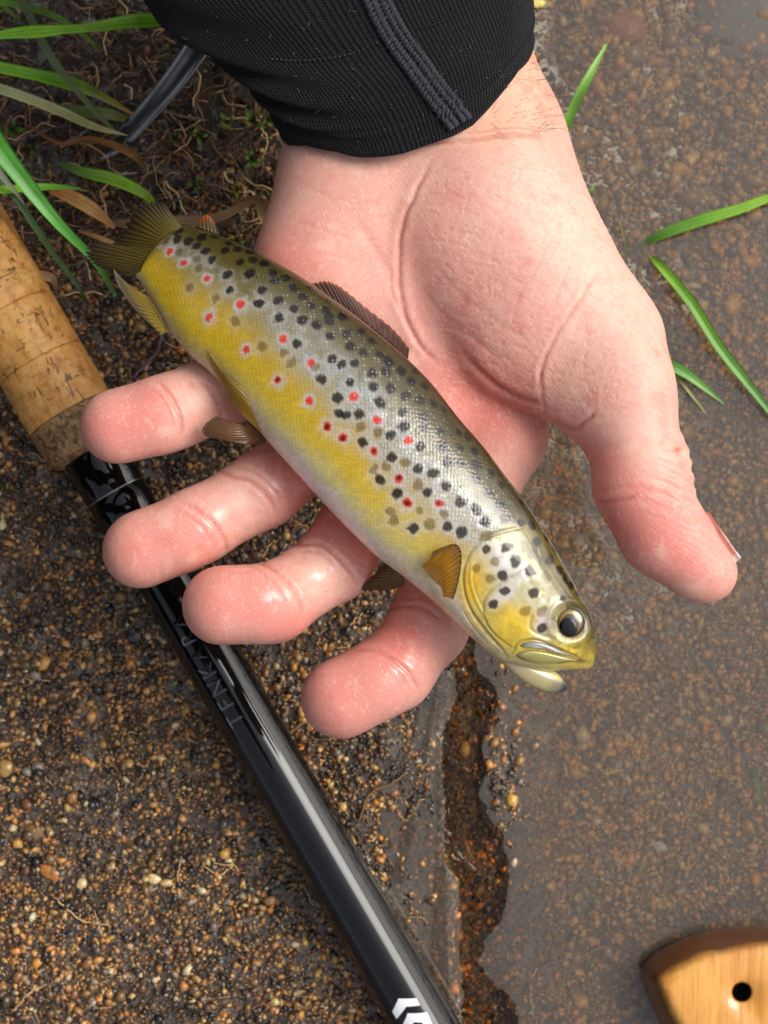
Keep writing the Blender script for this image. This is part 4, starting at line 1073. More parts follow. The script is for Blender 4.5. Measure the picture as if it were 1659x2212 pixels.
pebble(1165, 8, 26, 12, .1, (226, 208, 120), 'pale yellow stone under water beside the top of the sleeve')
pebble(1418, 130, 22, 14, .2, (176, 120, 60), 'orange tan pebble under water below the large pinkish stone')
pebble(1520, 2386 * 0 + 2455 * 0 + 1790, 15, 11, .8, (206, 178, 118), 'pale tan pebble under the pool water above the wooden board', hz=.7)
pebble(1426, 1828, 17, 12, .5, (186, 182, 168), 'pale grey pebble under water, larger of the grey ones above the board')
pebble(1412, 1858, 12, 9, 1.1, (92, 84, 76), 'dark grey pebble under water left of the pale tan pebble')
pebble(1618, 1902, 11, 8, .1, (226, 196, 152), 'small cream pebble under water near the right edge')
pebble(1284, 1971, 10, 10, .1, (206, 84, 46), 'small brick red pebble under the pool water left of the board')
pebble(1360, 1900 - 52, 11, 7, .6, (214, 210, 196), 'tiny white pebble under the middle of the lower pool')
pebble(112, 1888, 30, 14, .55, (176, 110, 34), 'orange sliver of stone lying on the sand by the left edge', hz=.5)
pebble(333, 1899 - 1, 15, 13, .3, (222, 190, 132), 'cream grain lying on the sand below the centre left', hz=.7)
pebble(176, 1905 + 3, 11, 13, .2, (214, 186, 128), 'cream grain on the sand right beside the orange sliver', hz=.7)
pebble(289, 1395 - 22, 20, 17, .4, (30, 28, 26), 'black lump half sunk in the sand left of the dark rod', hz=.6)
pebble(12, 1660, 17, 20, .2, (176, 138, 70), 'tan stone cut by the left edge of the sand', hz=.7)
pebble(74, 1800 - 3, 22, 16, .3, (132, 98, 60), 'flat brown stone on the sand by the left edge', hz=.4)
pebble(1004, 1618, 12, 17, .1, (196, 168, 122), 'pale stone at the lip of the dark channel under the index finger', hz=.7)
pebble(338, 1098, 22, 15, .3, (158, 126, 80), 'tan pebble on the mud between the cork grip and the trout belly', hz=.6, z=.001)
pebble(215, 880 - 0, 12, 12, .3, (120, 66, 44), 'reddish brown pebble on the mud beside the cork grip', hz=.6)

pebble(1610, 40, 120, 95, .5, (74, 74, 74), 'big smooth dark grey patch under water in the top right corner', name='flat_dark_patch', hz=.10)  # low, flat dark grey shape on the pool bed
# ---- water: the still pool, and the thin film at its edge; between them a channel whose amber tint stands in for a dark reflection
def m_water():
    t = NT('water'); o = t.coord()
    n = t.noise(o, 26, 2); n2 = t.noise(o, 140, 2)
    b = t.bump(t.math('ADD', n, t.math('MULTIPLY', n2, .12)), .25, .0012)
    fr = t.n('ShaderNodeFresnel', None, IOR=1.58, Normal=b).outputs[0]
    g = t.n('ShaderNodeBsdfGlossy', None, Color=(1, 1, 1), Roughness=.02, Normal=b)
    tr = t.n('ShaderNodeBsdfTransparent', None, Color=(.93, .89, .80))
    sky_veil = t.n('ShaderNodeBsdfDiffuse', None, Color=(.48, .39, .29))  # diffuse haze that stands in for part of the grey sky reflection
    body = t.n('ShaderNodeMixShader', None, i0=.10, i1=tr.outputs[0], i2=sky_veil.outputs[0])
    mx = t.n('ShaderNodeMixShader', None, i0=fr, i1=body.outputs[0], i2=g.outputs[0])
    t.t.links.new(mx.outputs[0], t.out.inputs['Surface']); return t.m
M_WATER = m_water()
def rough_line(pts, n, amp, seed):
    l = catmull(pts, n); q = np.stack([l[:, 0] / 26, l[:, 1] / 26, np.zeros(n)], 1)
    d = np.stack([fbm(q, 4, seed), fbm(q + 40, 4, seed + 1)], 1)
    return l + d * amp
def sheet(name, ring, z):
    bm_ = bmesh.new(); vs = [bm_.verts.new(P(*p, z)) for p in ring]
    bm_.faces.new(vs); bmesh.ops.triangulate(bm_, faces=bm_.faces[:])
    v = np.array([q.co for q in bm_.verts]); f = [[w.index for w in p.verts] for p in bm_.faces]; bm_.free()
    V = np.array(v); nrm = [np.cross(V[q[1]] - V[q[0]], V[q[2]] - V[q[0]])[2] for q in f]
    f = [q if s > 0 else q[::-1] for q, s in zip(f, nrm)]
    return tag(link_mesh(name, v, f, M_WATER, smooth=False), kind='structure')
POOL_EDGE = [(1190, -400), (1190, -40), (1150, 60), (1200, 240), (1215, 330), (1150, 520), (1130, 900), (1090, 1180), (1030, 1330), (1026, 1410), (1040, 1450), (1072, 1500), (1074, 1560), (1046, 1600), (1050, 1650), (1040, 1700), (1060, 1770), (1085, 1800), (1094, 1870), (1088, 1960), (1070, 2010), (1044, 2040), (1036, 2080), (1060, 2120), (1106, 2158), (1118, 2190), (1110, 2300), (1120, 2700)]
POOL_L = rough_line(POOL_EDGE, 260, 15, 201).tolist(); ring = POOL_L + [(9000, 3200), (9000, -3000), (1190, -3000)]
sheet('water', ring, WATER_Z)
FILM_R = [(985, 1440), (986, 1490), (960, 1560), (950, 1610), (958, 1680), (962, 1760), (945, 1830), (985, 1900), (996, 1960), (992, 2060), (998, 2120), (1000, 2200), (1004, 2420)]
FILM_L = [(960, 2420), (930, 2200), (890, 2110), (880, 2030), (850, 1960), (836, 1930), (850, 1870), (810, 1800), (830, 1760), (826, 1700), (850, 1640), (880, 1590), (905, 1520), (950, 1470)]
FILM_RL = rough_line(FILM_R, 110, 13, 211).tolist(); ring = FILM_RL + rough_line(FILM_L, 140, 70, 221).tolist()
sheet('water_film', ring, .0013)
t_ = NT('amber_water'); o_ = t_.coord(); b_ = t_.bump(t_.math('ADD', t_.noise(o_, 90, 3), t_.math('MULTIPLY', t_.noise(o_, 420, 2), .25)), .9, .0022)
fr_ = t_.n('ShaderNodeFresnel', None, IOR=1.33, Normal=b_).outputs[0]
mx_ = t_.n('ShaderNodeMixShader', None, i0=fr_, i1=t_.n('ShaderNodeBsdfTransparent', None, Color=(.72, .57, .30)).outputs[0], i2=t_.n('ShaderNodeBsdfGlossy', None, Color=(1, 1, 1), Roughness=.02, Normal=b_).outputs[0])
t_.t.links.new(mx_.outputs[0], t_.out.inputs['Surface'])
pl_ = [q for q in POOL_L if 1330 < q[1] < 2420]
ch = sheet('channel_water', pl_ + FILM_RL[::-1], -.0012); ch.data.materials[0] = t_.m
for k, (cx_, cy_, rx, ry) in enumerate([(800, 1990, 40, 26), (842, 2060, 26, 40), (838, 1700, 26, 16), (1046, 2140, 9, 26), (1040, 2175, 16, 10), (1018, 1630, 11, 20), (1035, 1560, 9, 14), (905, 1350 + 90, 30, 16), (460, 230, 44, 60), (500, 150, 26, 60), (540, 190, 24, 30), (430, 160, 30, 34), (505, 300, 16, 40), (470, 360 - 40, 40, 22)]):
    a = np.linspace(0, 2 * math.pi, 40, endpoint=False)
    q = np.stack([np.cos(a) * 1.4 + k * 7, np.sin(a) * 1.4, a * 0], 1); w = 1 + .55 * fbm(q, 3, 230 + k)
    gg = np.array([P(cx_ + rx * u, cy_ + ry * w_, 0)[:2] for u in np.linspace(-.8, .8, 7) for w_ in np.linspace(-.8, .8, 7)]); zz = np.percentile(ground_h(gg[:, 0], gg[:, 1]), 88 if cy_ < 500 else 72) + (.0026 if cy_ < 500 else .0012)
    sheet('puddle', np.stack([cx_ + rx * w * np.cos(a), cy_ + ry * w * np.sin(a)], 1).tolist(), float(zz))
# ------------------------------------------------------------------ fishing rod
ROD_Z = .0135
RA = np.array([.502, .865]); RN = np.array([.865, -.502]); RC = np.array([200.0, 978.0])     # axis, normal, end of the cork (layout units)
def rod_pt(t, off=0.0): return RC + RA * t + RN * off
rod = empty('fishing_rod', P(*rod_pt(0), 0.0)); tag(rod, 'fishing rod with cork grip and glossy black butt lying on the wet sand', 'fishing rod')
def turned(name, prof, mat, n=72, parent=rod, cap=True, zc=None):
    """prof: (t along the axis, radius) in layout units"""
    v = []; s = S(ROD_Z)
    ax3 = np.array([RA[0], -RA[1], 0]); nx3 = np.array([RN[0], -RN[1], 0])
    for t, r in prof:
        c = P(*rod_pt(t), ROD_Z)
        for k in range(n):
            a = k / n * 2 * math.pi
            v.append(c + nx3 * r * s * math.cos(a) + np.array([0, 0, r * s * math.sin(a)]))
    f = grid_faces(len(prof), n).tolist()
    if cap: f.append(list(range(n))[::-1]); f.append([(len(prof) - 1) * n + k for k in range(n)])
    V = np.array(v); 
    if np.cross(V[f[0][1]] - V[f[0][0]], V[f[0][2]] - V[f[0][0]]) @ (V[f[0][0]] - P(*rod_pt(prof[0][0]), ROD_Z)) < 0: f = [q[::-1] for q in f]
    return link_mesh(name, v, f, mat, parent=parent)
def rod_coord(t):
    """object coordinates turned so that X runs along the rod"""
    return t.n('ShaderNodeMapping', {'vector_type': 'POINT'}, Vector=t.coord(), Rotation=(0, 0, math.atan2(RA[1], RA[0]))).outputs[0]
def m_cork():
    t = NT('cork'); o = rod_coord(t)
    ln = t.scaled(o, (230, 360, 360)); n1 = t.noise(ln, 1.0, 4, .6); n2 = t.noise(o, 900, 4); n3 = t.noise(t.scaled(o, (500, 90, 90)), 1, 3); n4 = t.noise(o, 70, 3)
    c = t.ramp(n1, [(.28, lin(178, 108, 44)), (.45, lin(222, 160, 80)), (.62, lin(234, 182, 104)), (.8, lin(208, 138, 60))])
    c = t.mix(t.ramp(n4, [(.4, 0.0), (.7, .55)]), c, lin(196, 126, 56))
    c = t.mix(t.ramp(n3, [(.55, 0.0), (.7, .35)]), c, lin(150, 92, 42))
    pit = t.noise(t.scaled(o, (150, 480, 480)), 1.0, 5, .7, dist=1.2)
    pm = t.ramp(pit, [(.585, 0.0), (.63, 1.0)])
    pv = t.noise(t.scaled(o, (600, 190, 190)), 1.0, 4, .7, dist=.8); pm2 = t.ramp(pv, [(.63, 0.0), (.67, 1.0)])
    pmx = t.math('MAXIMUM', pm, pm2)
    c = t.mix(t.math('MULTIPLY', pmx, .82), c, lin(70, 36, 16))
    h = t.math('SUBTRACT', t.math('MULTIPLY', n2, .3), pmx)
    t.bsdf(Base_Color=c, Roughness=.55, Normal=t.bump(h, .7, .0005), Coat_Weight=.15, Coat_Roughness=.3)
    return t.m
def m_comp_cork():
    t = NT('composite_cork'); o = t.coord()
    v = t.n('ShaderNodeTexVoronoi', None, Vector=t.n('ShaderNodeVectorMath', {'operation': 'ADD'}, i0=o, i1=t.n('ShaderNodeVectorMath', {'operation': 'SCALE'}, i0=t.noise(o, 500, 2, out=1), Scale=.0016).outputs[0]).outputs[0], Scale=800.0)
    sc = t.n('ShaderNodeSeparateColor', None, i0=v.outputs['Color']).outputs[0]
    c = t.ramp(sc, [(0, lin(92, 62, 36)), (.4, lin(140, 104, 64)), (.8, lin(176, 138, 90)), (1, lin(110, 70, 40))])
    n = t.noise(o, 1500, 4); c = t.mix(t.ramp(n, [(.55, 0.0), (.7, .7)]), c, lin(62, 40, 22))
    t.bsdf(Base_Color=c, Roughness=.6, Normal=t.bump(t.math('ADD', v.outputs[0], n), .6, .0005)); return t.m
M_CORK = m_cork(); M_COMP = m_comp_cork()
edges = [-1120, -990, -850, -720, -600, -475, -348, -222, -96]
for i in range(len(edges) - 1):
    a, b = edges[i], edges[i + 1]
    w = .985 + .015 * math.cos(i * 1.7)
    turned('cork_ring', [(a + .3, 96), (a + 1.0, 97.6), (a + 4, 98), ((a + b) / 2, 98.4), (b - 4, 98), (b - 1.0, 97.6), (b - .3, 96)], M_CORK)
turned('composite_ring', [(-95.6, 95), (-94.5, 97.3), (-92, 98), (-40, 97), (-20, 94), (-8, 88), (-2, 80), (0, 70), (0.5, 60)], M_COMP)
# torn pits in the cork: lens-shaped chips with raised dark rims
def m_black():
    t = NT('black_lacquer'); o = t.coord(); n = t.noise(o, 2600, 2)
    c = t.mix(t.ramp(n, [(.6, 0.0), (.75, .6)]), (.0022, .0022, .0026), (.009, .010, .016))
    t.bsdf(Base_Color=c, Roughness=.5, Coat_Weight=1.0, Coat_Roughness=.02, Coat_IOR=1.44, Specular_IOR_Level=.02, Normal=t.bump(t.noise(rod_coord(t), 180, 3), .03, .0006)); return t.m
M_BLACK = m_black()
turned('winding_check', [(-6, 66), (-2, 69), (60, 69), (98, 68.5), (100, 67.5)], M_BLACK)
turned('collar', [(100.2, 67.0), (101, 68.6), (140, 68), (178, 66), (184, 62)], M_BLACK)
t_ = NT('silver_ring'); t_.bsdf(Base_Color=(.55, .55, .5), Metallic=1.0, Roughness=.3)
turned('ring_line', [(99.0, 66), (99.1, 68.75), (101.0, 68.75), (101.1, 66)], t_.m, cap=False)
turned('blank', [(176, 60.5)] + [(180 + k * 60, 61 + .0058 * k * 60) for k in range(0, 28)], M_BLACK)
def rod_lift(px, py, lift):
    """point on the blank's upper surface at a layout position"""
    d = (np.array([px, py]) - RC); tt_, off = d @ RA, d @ RN
    r = 61 + .0058 * max(0, tt_ - 180); s = S(ROD_Z)
    c = P(*rod_pt(tt_), ROD_Z); a = math.asin(max(-.98, min(.98, off / r))); nx3 = np.array([RN[0], -RN[1], 0])
    n = nx3 * math.sin(a) + np.array([0, 0, math.cos(a)]); return c + n * (r * s + lift)
def decal(name, poly, mat, lift=.00012, n=10):
    bm_ = bmesh.new(); vs = [bm_.verts.new((x, y, 0)) for x, y in poly]; bm_.faces.new(vs)
    bmesh.ops.triangulate(bm_, faces=bm_.faces[:])
    for _ in range(6):
        lg = [e for e in bm_.edges if e.calc_length() > 7]
        if not lg: break
        bmesh.ops.subdivide_edges(bm_, edges=lg, cuts=1); bmesh.ops.triangulate(bm_, faces=bm_.faces[:])
    v2 = np.array([q.co for q in bm_.verts])[:, :2]; f = [[w.index for w in p.verts] for p in bm_.faces]
    be = [(e.verts[0].index, e.verts[1].index) for e in bm_.edges if e.is_boundary]; bm_.free()
    topv = np.array([rod_lift(*p, lift) for p in v2]); bot = np.array([rod_lift(*p, -.0002) for p in v2]); m = len(v2)
    f2 = f + [[a, b, b + m, a + m] for a, b in be]
    o = link_mesh(name, np.vstack([topv, bot]), f2, mat, parent=rod, smooth=False)
    bm2 = bmesh.new(); bm2.from_mesh(o.data); bmesh.ops.recalc_face_normals(bm2, faces=bm2.faces[:]); bm2.to_mesh(o.data); bm2.free()
    return o
t_ = NT('white_print'); t_.bsdf(Base_Color=(.78, .80, .80), Roughness=.3, Coat_Weight=.6, Coat_Roughness=.1); M_WHITE = t_.m
ZR = lambda x, y: (589.9 + .3555 * x, 1622 + .3555 * y)
decal('chevron_mark', [ZR(*q) for q in [(760, 1452), (866, 1452), (888, 1494), (806, 1500), (750, 1582), (724, 1538)]], M_WHITE)
decal('chevron_mark', [ZR(*q) for q in [(815, 1540), (930, 1538), (978, 1645), (930, 1643), (900, 1595), (852, 1592), (828, 1640), (780, 1632)]], M_WHITE)
# raised lettering, read from the tip end towards the grip
t_ = NT('gloss_letter'); t_.bsdf(Base_Color=(.006, .006, .007), Roughness=.12, Metallic=.0, Coat_Weight=1.0, Coat_Roughness=.06, Coat_IOR=1.9); M_LET = t_.m
def letters(text, start, pitch, size):
    up = np.array([-RN[0], -RN[1]]); go = -RA
    for i, ch in enumerate(text):
        cu = bpy.data.curves.new('letter', 'FONT'); cu.body = ch; cu.size = size; cu.align_x = 'CENTER'; cu.resolution_u = 3
        to = bpy.data.objects.new('letter', cu); COL.objects.link(to)
        me = to.evaluated_get(bpy.context.evaluated_depsgraph_get()).to_mesh()
        v2 = np.array([q.co for q in me.vertices])[:, :2]; f = [list(p.vertices) for p in me.polygons]
        ec = {}
        for p in f:
            for a, b in zip(p, p[1:] + p[:1]): ec[(min(a, b), max(a, b))] = ec.get((min(a, b), max(a, b)), 0) + 1
        be = [k for k, c in ec.items() if c == 1]
        to.to_mesh_clear(); bpy.data.objects.remove(to); bpy.data.curves.remove(cu)
        c0 = np.array(start) + go * pitch * i
        L = [c0 + go * x * 1.05 + up * y for x, y in v2]
        m = len(L); tv = np.array([rod_lift(*p, .0004) for p in L]); bv_ = np.array([rod_lift(*p, -.0003) for p in L])
        o = link_mesh('letter', np.vstack([tv, bv_]), f + [[a, b, b + m, a + m] for a, b in be], M_LET, parent=rod, smooth=False)
        bm2 = bmesh.new(); bm2.from_mesh(o.data); bmesh.ops.recalc_face_normals(bm2, faces=bm2.faces[:]); bm2.to_mesh(o.data); bm2.free()
letters("TENKARA", (528, 1540), 40, 46)

# ------------------------------------------------------------------ wooden board at the lower right, standing in the pool
OUT = [(1385, 2104), (1388, 2088), (1402, 2070), (1439, 2045), (1496, 2020), (1567, 2006), (1659, 2001), (1760, 2010), (1850, 2050), (1910, 2140), (1920, 2300), (1880, 2440), (1760, 2520), (1620, 2500), (1520, 2400), (1450, 2270), (1415, 2190), (1397, 2150)]
INN = [(1452, 2142), (1453, 2132), (1464, 2122), (1496, 2105), (1530, 2092), (1570, 2080), (1659, 2062), (1740, 2066), (1806, 2100), (1850, 2170), (1860, 2300), (1826, 2400), (1750, 2455), (1650, 2440), (1580, 2370), (1520, 2270), (1484, 2205), (1464, 2165)]
def m_wood():
    t = NT('varnished_wood'); o = t.coord(); a = t.attr('edge').outputs['Fac']
    r = t.scaled(o, (380, 36, 60), (0, 0, math.radians(-14))); n = t.noise(r, 1.0, 4, .6, dist=.3); fine = t.noise(t.scaled(o, (1900, 70, 90), (0, 0, math.radians(-14))), 1.0, 3)
    c = t.ramp(n, [(.3, lin(198, 124, 42)), (.5, lin(220, 154, 64)), (.7, lin(232, 172, 84))])
    c = t.mix(t.ramp(fine, [(.55, 0.0), (.72, .7)]), c, lin(168, 102, 44))
    dk = t.ramp(t.math('ADD', a, t.math('MULTIPLY', t.math('SUBTRACT', t.noise(o, 160, 3), .5), .25)), [(.22, 0.0), (.5, .95)])
    c = t.mix(dk, c, lin(74, 34, 10))
    t.bsdf(Base_Color=c, Roughness=.4, Coat_Weight=.8, Coat_Roughness=.08, Normal=t.bump(fine, .12, .0003)); return t.m
M_WOOD = m_wood()
WZ = .0125; HOLE = (1602, 2143)
def board():
    n = 120; o_ = catmull(OUT + [OUT[0]], n + 1)[:-1]; i_ = catmull(INN + [INN[0]], n + 1)[:-1]
    rings = []; ed = []
    def put(ring, z, e): rings.append([P(*p, z) for p in ring]); ed.extend([e] * n)
    c = np.array([1640, 2270])
    put(c + (o_ - c) * .9, -.016, 1); put(c + (o_ - c) * .985, -.010, 1); put(o_, -.004, 1); put(c + (o_ - c) * .995, .002, 1)
    for k in range(1, 8):
        f = k / 8; q = o_ * (1 - f) + i_ * f; put(q, .002 + (WZ - .002) * math.sin(f * math.pi / 2) ** .9, 1 - f)
    put(i_, WZ, 0.05); 
    # face: blend from the inner outline to a ring round the hole
    a = np.arctan2(i_[:, 1] - HOLE[1], i_[:, 0] - HOLE[0])
    hr = np.stack([HOLE[0] + 26 * np.cos(a), HOLE[1] + 26 * np.sin(a)], 1)
    for f in (.25, .5, .75): put(i_ * (1 - f) + hr * f, WZ + .0002 * math.sin(f * math.pi), 0)
    put(hr, WZ, .05)
    h2 = np.stack([HOLE[0] + 21 * np.cos(a), HOLE[1] + 21 * np.sin(a)], 1); put(h2, WZ - .0007, .35)
    h3 = np.stack([HOLE[0] + 19.5 * np.cos(a), HOLE[1] + 19.5 * np.sin(a)], 1); put(h3, WZ - .0016, 1); put(h3, -.015, 1)
    v = np.array(rings).reshape(-1, 3); f = grid_faces(len(rings), n).tolist()
    o = link_mesh('wooden_handle', v, f, M_WOOD, attrs={'edge': ed})
    bm2 = bmesh.new(); bm2.from_mesh(o.data); bmesh.ops.recalc_face_normals(bm2, faces=bm2.faces[:]); bm2.to_mesh(o.data); bm2.free()
    tag(o, 'golden varnished wood with a round hole and dark brown rim standing in the pool', 'wooden handle')
board()
# ------------------------------------------------------------------ grass, stems, litter
def m_leaf():
    t = NT('leaf'); c = t.attr('col').outputs['Color']; uv = t.n('ShaderNodeUVMap').outputs[0]; s = t.n('ShaderNodeSeparateXYZ', None, Vector=uv)
    st = t.n('ShaderNodeTexNoise', {'noise_dimensions': '1D'}, W=t.math('MULTIPLY', s.outputs[0], 9.0), Scale=1.0, Detail=2.0).outputs[0]
    c2 = t.mix(1.0, c, t.ramp(st, [(.3, .62), (.7, 1.3)]), 'MULTIPLY')
    bs = t.n('ShaderNodeBsdfPrincipled', None, Base_Color=c2, Roughness=.38, Normal=t.bump(st, .25, .0003))
    tr = t.n('ShaderNodeBsdfTranslucent', None, Color=c2); mx = t.n('ShaderNodeMixShader', None, i0=.22, i1=bs.outputs[0], i2=tr.outputs[0])
    t.t.links.new(mx.outputs[0], t.out.inputs['Surface']); return t.m
M_LEAF = m_leaf()
def blade_geo(path, widths, keel=.25, roll=0.0, thick=.00018, n=40):
    """path: (px,py,z); widths in layout units; a folded strip with thickness"""
    p = catmull(path, n); w = np.clip(.85 * catmull(np.array(widths, float)[:, None], n)[:, 0], .6, None)
    rl = catmull(np.array(roll if isinstance(roll, (list, tuple)) else [roll, roll], float)[:, None], n)[:, 0]
    c = np.array([P(*q) for q in p]); T = np.gradient(c, axis=0); T /= np.linalg.norm(T, axis=1)[:, None]
    A = np.cross(np.array([0, 0, 1.0]), T); A /= np.linalg.norm(A, axis=1)[:, None] + 1e-9; B = np.cross(T, A)
    m = 9; off = np.linspace(-1, 1, m); sw = (w * KPX * (HCAM - c[:, 2]) / 2)
    A2 = A * np.cos(rl)[:, None] + B * np.sin(rl)[:, None]; B2 = -A * np.sin(rl)[:, None] + B * np.cos(rl)[:, None]
    topv = c[:, None] + A2[:, None] * (sw[:, None] * off)[..., None] + B2[:, None] * (keel * sw[:, None] * np.abs(off) ** 1.3)[..., None]
    botv = topv - B2[:, None] * thick; k = n * m
    f = grid_faces(n, m, False); fs = f.tolist() + (f[:, ::-1] + k).tolist()
    rim = [i * m for i in range(n)] + [(n - 1) * m + j for j in range(1, m)] + [i * m + m - 1 for i in range(n - 2, -1, -1)] + [j for j in range(m - 2, 0, -1)]
    for q in range(len(rim)):
        a, b = rim[q], rim[(q + 1) % len(rim)]; fs.append([b, a, a + k, b + k])
    uvb = np.stack([np.tile((off + 1) / 2, n), np.repeat(np.linspace(0, 1, n), m)], 1)
    return np.vstack([topv.reshape(-1, 3), botv.reshape(-1, 3)]), fs, np.vstack([uvb, uvb])
def blade(name, path, widths, cols, label, cat='grass blade', group=None, **k):
    v, f, uv = blade_geo(path, widths, **k)
    x = uv[:, 1]; C = np.stack([np.interp(x, np.linspace(0, 1, len(cols)), [lin(*c)[i] for c in cols]) for i in range(3)], 1)
    C = C * (1 - .45 * np.clip(fbm(v * 420 + 7, 3, 19), 0, 1)[:, None] * np.array([.5, 1, .9])); C = C * (1.25 if name == 'water_grass' else 1.35) * (1 + .18 * fbm(v * 160, 3, 13))[:, None]
    return tag(link_mesh(name, v, f, M_LEAF, colors=np.clip(C, 0, 1), uv=uv), label, cat, group)
G1, G2, G3, GD, YL, BR, GY = (140, 196, 48), (112, 174, 40), (84, 148, 56), (48, 78, 34), (150, 156, 60), (150, 106, 52), (118, 128, 86)
blade('grass_blade', [(-120, 100, .050), (0, 76, .054), (100, 66, .056), (200, 58, .056), (290, 46, .055), (360, 45, .052), (410, 46, .049)], [18, 20, 32, 22, 30, 36, 22, 3], [G2, G1, G1, G1, G2, G1], 'broad bright green blade reaching across to the sleeve', roll=[0, 0, .35, .6, .2, 0, 0, 0])
blade('grass_blade', [(-120, 120, .030), (0, 146, .032), (120, 172, .028), (200, 198, .022), (298, 252, .012)], [26, 30, 30, 36, 22, 4], [G2, G1, G2, (112, 140, 40), (150, 116, 40)], 'wide green blade with a torn browning tip under the broad bright blade')
blade('grass_blade', [(-100, 170, .036), (0, 192, .036), (120, 236, .034), (200, 272, .030), (276, 293, .024)], [24, 26, 26, 24, 16, 2], [(150, 156, 104), (178, 182, 124), (170, 172, 110), (186, 184, 128)], 'pale dry green blade pointing at the dark streak', cat='grass blade')
blade('grass_blade', [(-60, 190, .060), (-20, 290, .062), (60, 400, .060), (130, 486, .056), (208, 496 + 70, .046), (250, 640, .030)], [54, 58, 46, 34, 24, 18, 8], [G3, (84, 150, 56), (88, 156, 60), (76, 138, 56), (70, 126, 60)], 'long stout green blade slanting down to the trout tail', keel=.35)
blade('grass_blade', [(-80, 390, .034), (0, 409, .034), (70, 404, .033), (130, 404, .030), (176, 408, .026)], [16, 20, 20, 14, 4], [G2, G1, G2, G3], 'thin green blade crossing behind the long stout blade')
blade('grass_blade', [(120, 350, .022), (180, 372, .024), (240, 386, .022), (300, 412, .018), (330, 436, .012), (334, 452, .008)], [8, 26, 32, 26, 16, 6], [GD, (110, 148, 36), G1, (130, 160, 44), YL], 'curved lime blade with a drooping tip beside the trout tail')
blade('grass_blade', [(20, -40, .046), (62, 30, .046), (108, 120, .044), (170, 200, .036), (226, 262, .024), (258, 292, .014)], [22, 20, 22, 16, 12, 6], [GY, (96, 112, 66), (108, 124, 80), (120, 128, 92)], 'grey green stem crossing under the broad bright blade')
blade('grass_blade', [(-20, 0, .036), (60, 16, .040), (120, 36, .040), (170, 68, .034), (206, 98, .024), (226, 116, .016)], [14, 18, 18, 14, 9, 3], [G2, (110, 150, 56), (112, 146, 60), GD], 'arching thin blade in the top left corner')
blade('grass_blade', [(-40, -20, .03), (10, 16, .03), (40, 42, .026), (70, 66, .02)], [8, 10, 8, 3], [G2, (100, 140, 50), GD], 'short narrow blade at the very corner of the picture')
blade('grass_blade', [(-40, 300, .04), (0, 372, .04), (30, 410, .036), (52, 440, .03)], [18, 16, 10, 3], [GY, (150, 160, 130), (140, 150, 118)], 'pale tapering blade tip left of the long stout blade')
blade('grass_blade', [(-30, 340, .032), (50, 450, .028), (110, 540, .022), (170, 620, .014), (190, 660, .006)], [20, 18, 16, 12, 5], [GD, (66, 92, 44), (70, 88, 50), (60, 76, 40)], 'dim olive blade running behind the long stout blade')
blade('grass_blade', [(100, 230, .018), (160, 240, .02), (230, 246, .016), (290, 262, .008)], [10, 28, 30, 8], [GD, (96, 116, 60), (100, 118, 56), (130, 106, 44)], 'dull green blade tucked under the torn wide blade')
blade('dead_leaf', [(60, 270, .016), (130, 310, .018), (200, 280 + 20, .016), (280, 330, .012), (316, 366, .006)], [6, 10, 14, 20, 6], [(110, 68, 30), (140, 92, 44), (146, 98, 40), (112, 92, 36)], 'brown dried blade under the pale one', cat='dead leaf')
blade('dead_leaf', [(108, 412, .014), (150, 424, .016), (200, 452, .015), (248, 492, .010)], [14, 34, 34, 10], [(186, 110, 50), (196, 146, 78), (206, 160, 92), (170, 122, 60)], 'straw coloured dead leaf base with a red spot', cat='dead leaf')
blade('dead_leaf', [(170, 478 + 20, .008), (230, 520, .009), (300, 556, .008), (340, 590, .005)], [6, 14, 12, 4], [(150, 112, 60), (192, 152, 96), (186, 146, 92), (150, 110, 60)], 'tan straw under the curved lime blade', cat='dead leaf')
blade('dead_leaf', [(230, 480, .009), (300, 484, .011), (400, 482, .010), (470, 470, .012), (530, 440, .013), (560, 430, .014), (585, 470, .010), (610, 494, .006)], [8, 30, 40, 30, 22, 24, 44, 50, 20], [(120, 94, 66), (142, 112, 80), (150, 120, 84), (132, 96, 54), (150, 116, 70), (120, 104, 84)], 'long withered leaf folded over beside the wrist', cat='dead leaf', roll=[0, .3, -.2, .1, .7, 1.0, .2, 0])
blade('dead_leaf', [(8, 568, .01), (60, 590, .012), (110, 600, .010), (125, 628, .006)], [10, 26, 22, 6], [(120, 116, 70), (150, 126, 88), (186, 152, 110), (150, 116, 74)], 'flat tan leaf scrap above the cork grip', cat='dead leaf')
# blades in the pool
PW = WATER_Z
blade('water_grass', [(1180, 470 - 60, PW - .002), (1204, 330, PW + .004), (1236, 240, PW + .010), (1270, 170, PW + .014), (1312, 92, PW + .012)], [6, 20, 24, 22, 5], [(86, 130, 54), (110, 158, 62), (124, 172, 70), (130, 176, 76)], 'upright green blade in the pool right of the wrist')
blade('water_grass', [(1350, 556, PW - .004), (1385, 530, PW - .001), (1440, 502, PW + .003), (1520, 474, PW + .005), (1600, 450, PW + .006), (1680, 420, PW + .007), (1760, 390, PW + .008)], [6, 14, 26, 30, 26, 20, 16], [(84, 96, 52), (82, 128, 48), (104, 156, 44), (134, 178, 54), (120, 166, 56)], 'blade lying on the pool with a white glint, reaching the right edge')
blade('water_grass', [(1404, 552, PW + .001), (1430, 578, PW + .004), (1490, 650, PW + .006), (1550, 744, PW + .006), (1610, 822, PW + .005), (1680, 910, PW + .003)], [6, 22, 26, 26, 22, 14], [(104, 140, 50), (112, 158, 38), (96, 146, 40), (96, 146, 56), (84, 130, 64)], 'long arched blade falling from the pool stem to the right edge', keel=.4)
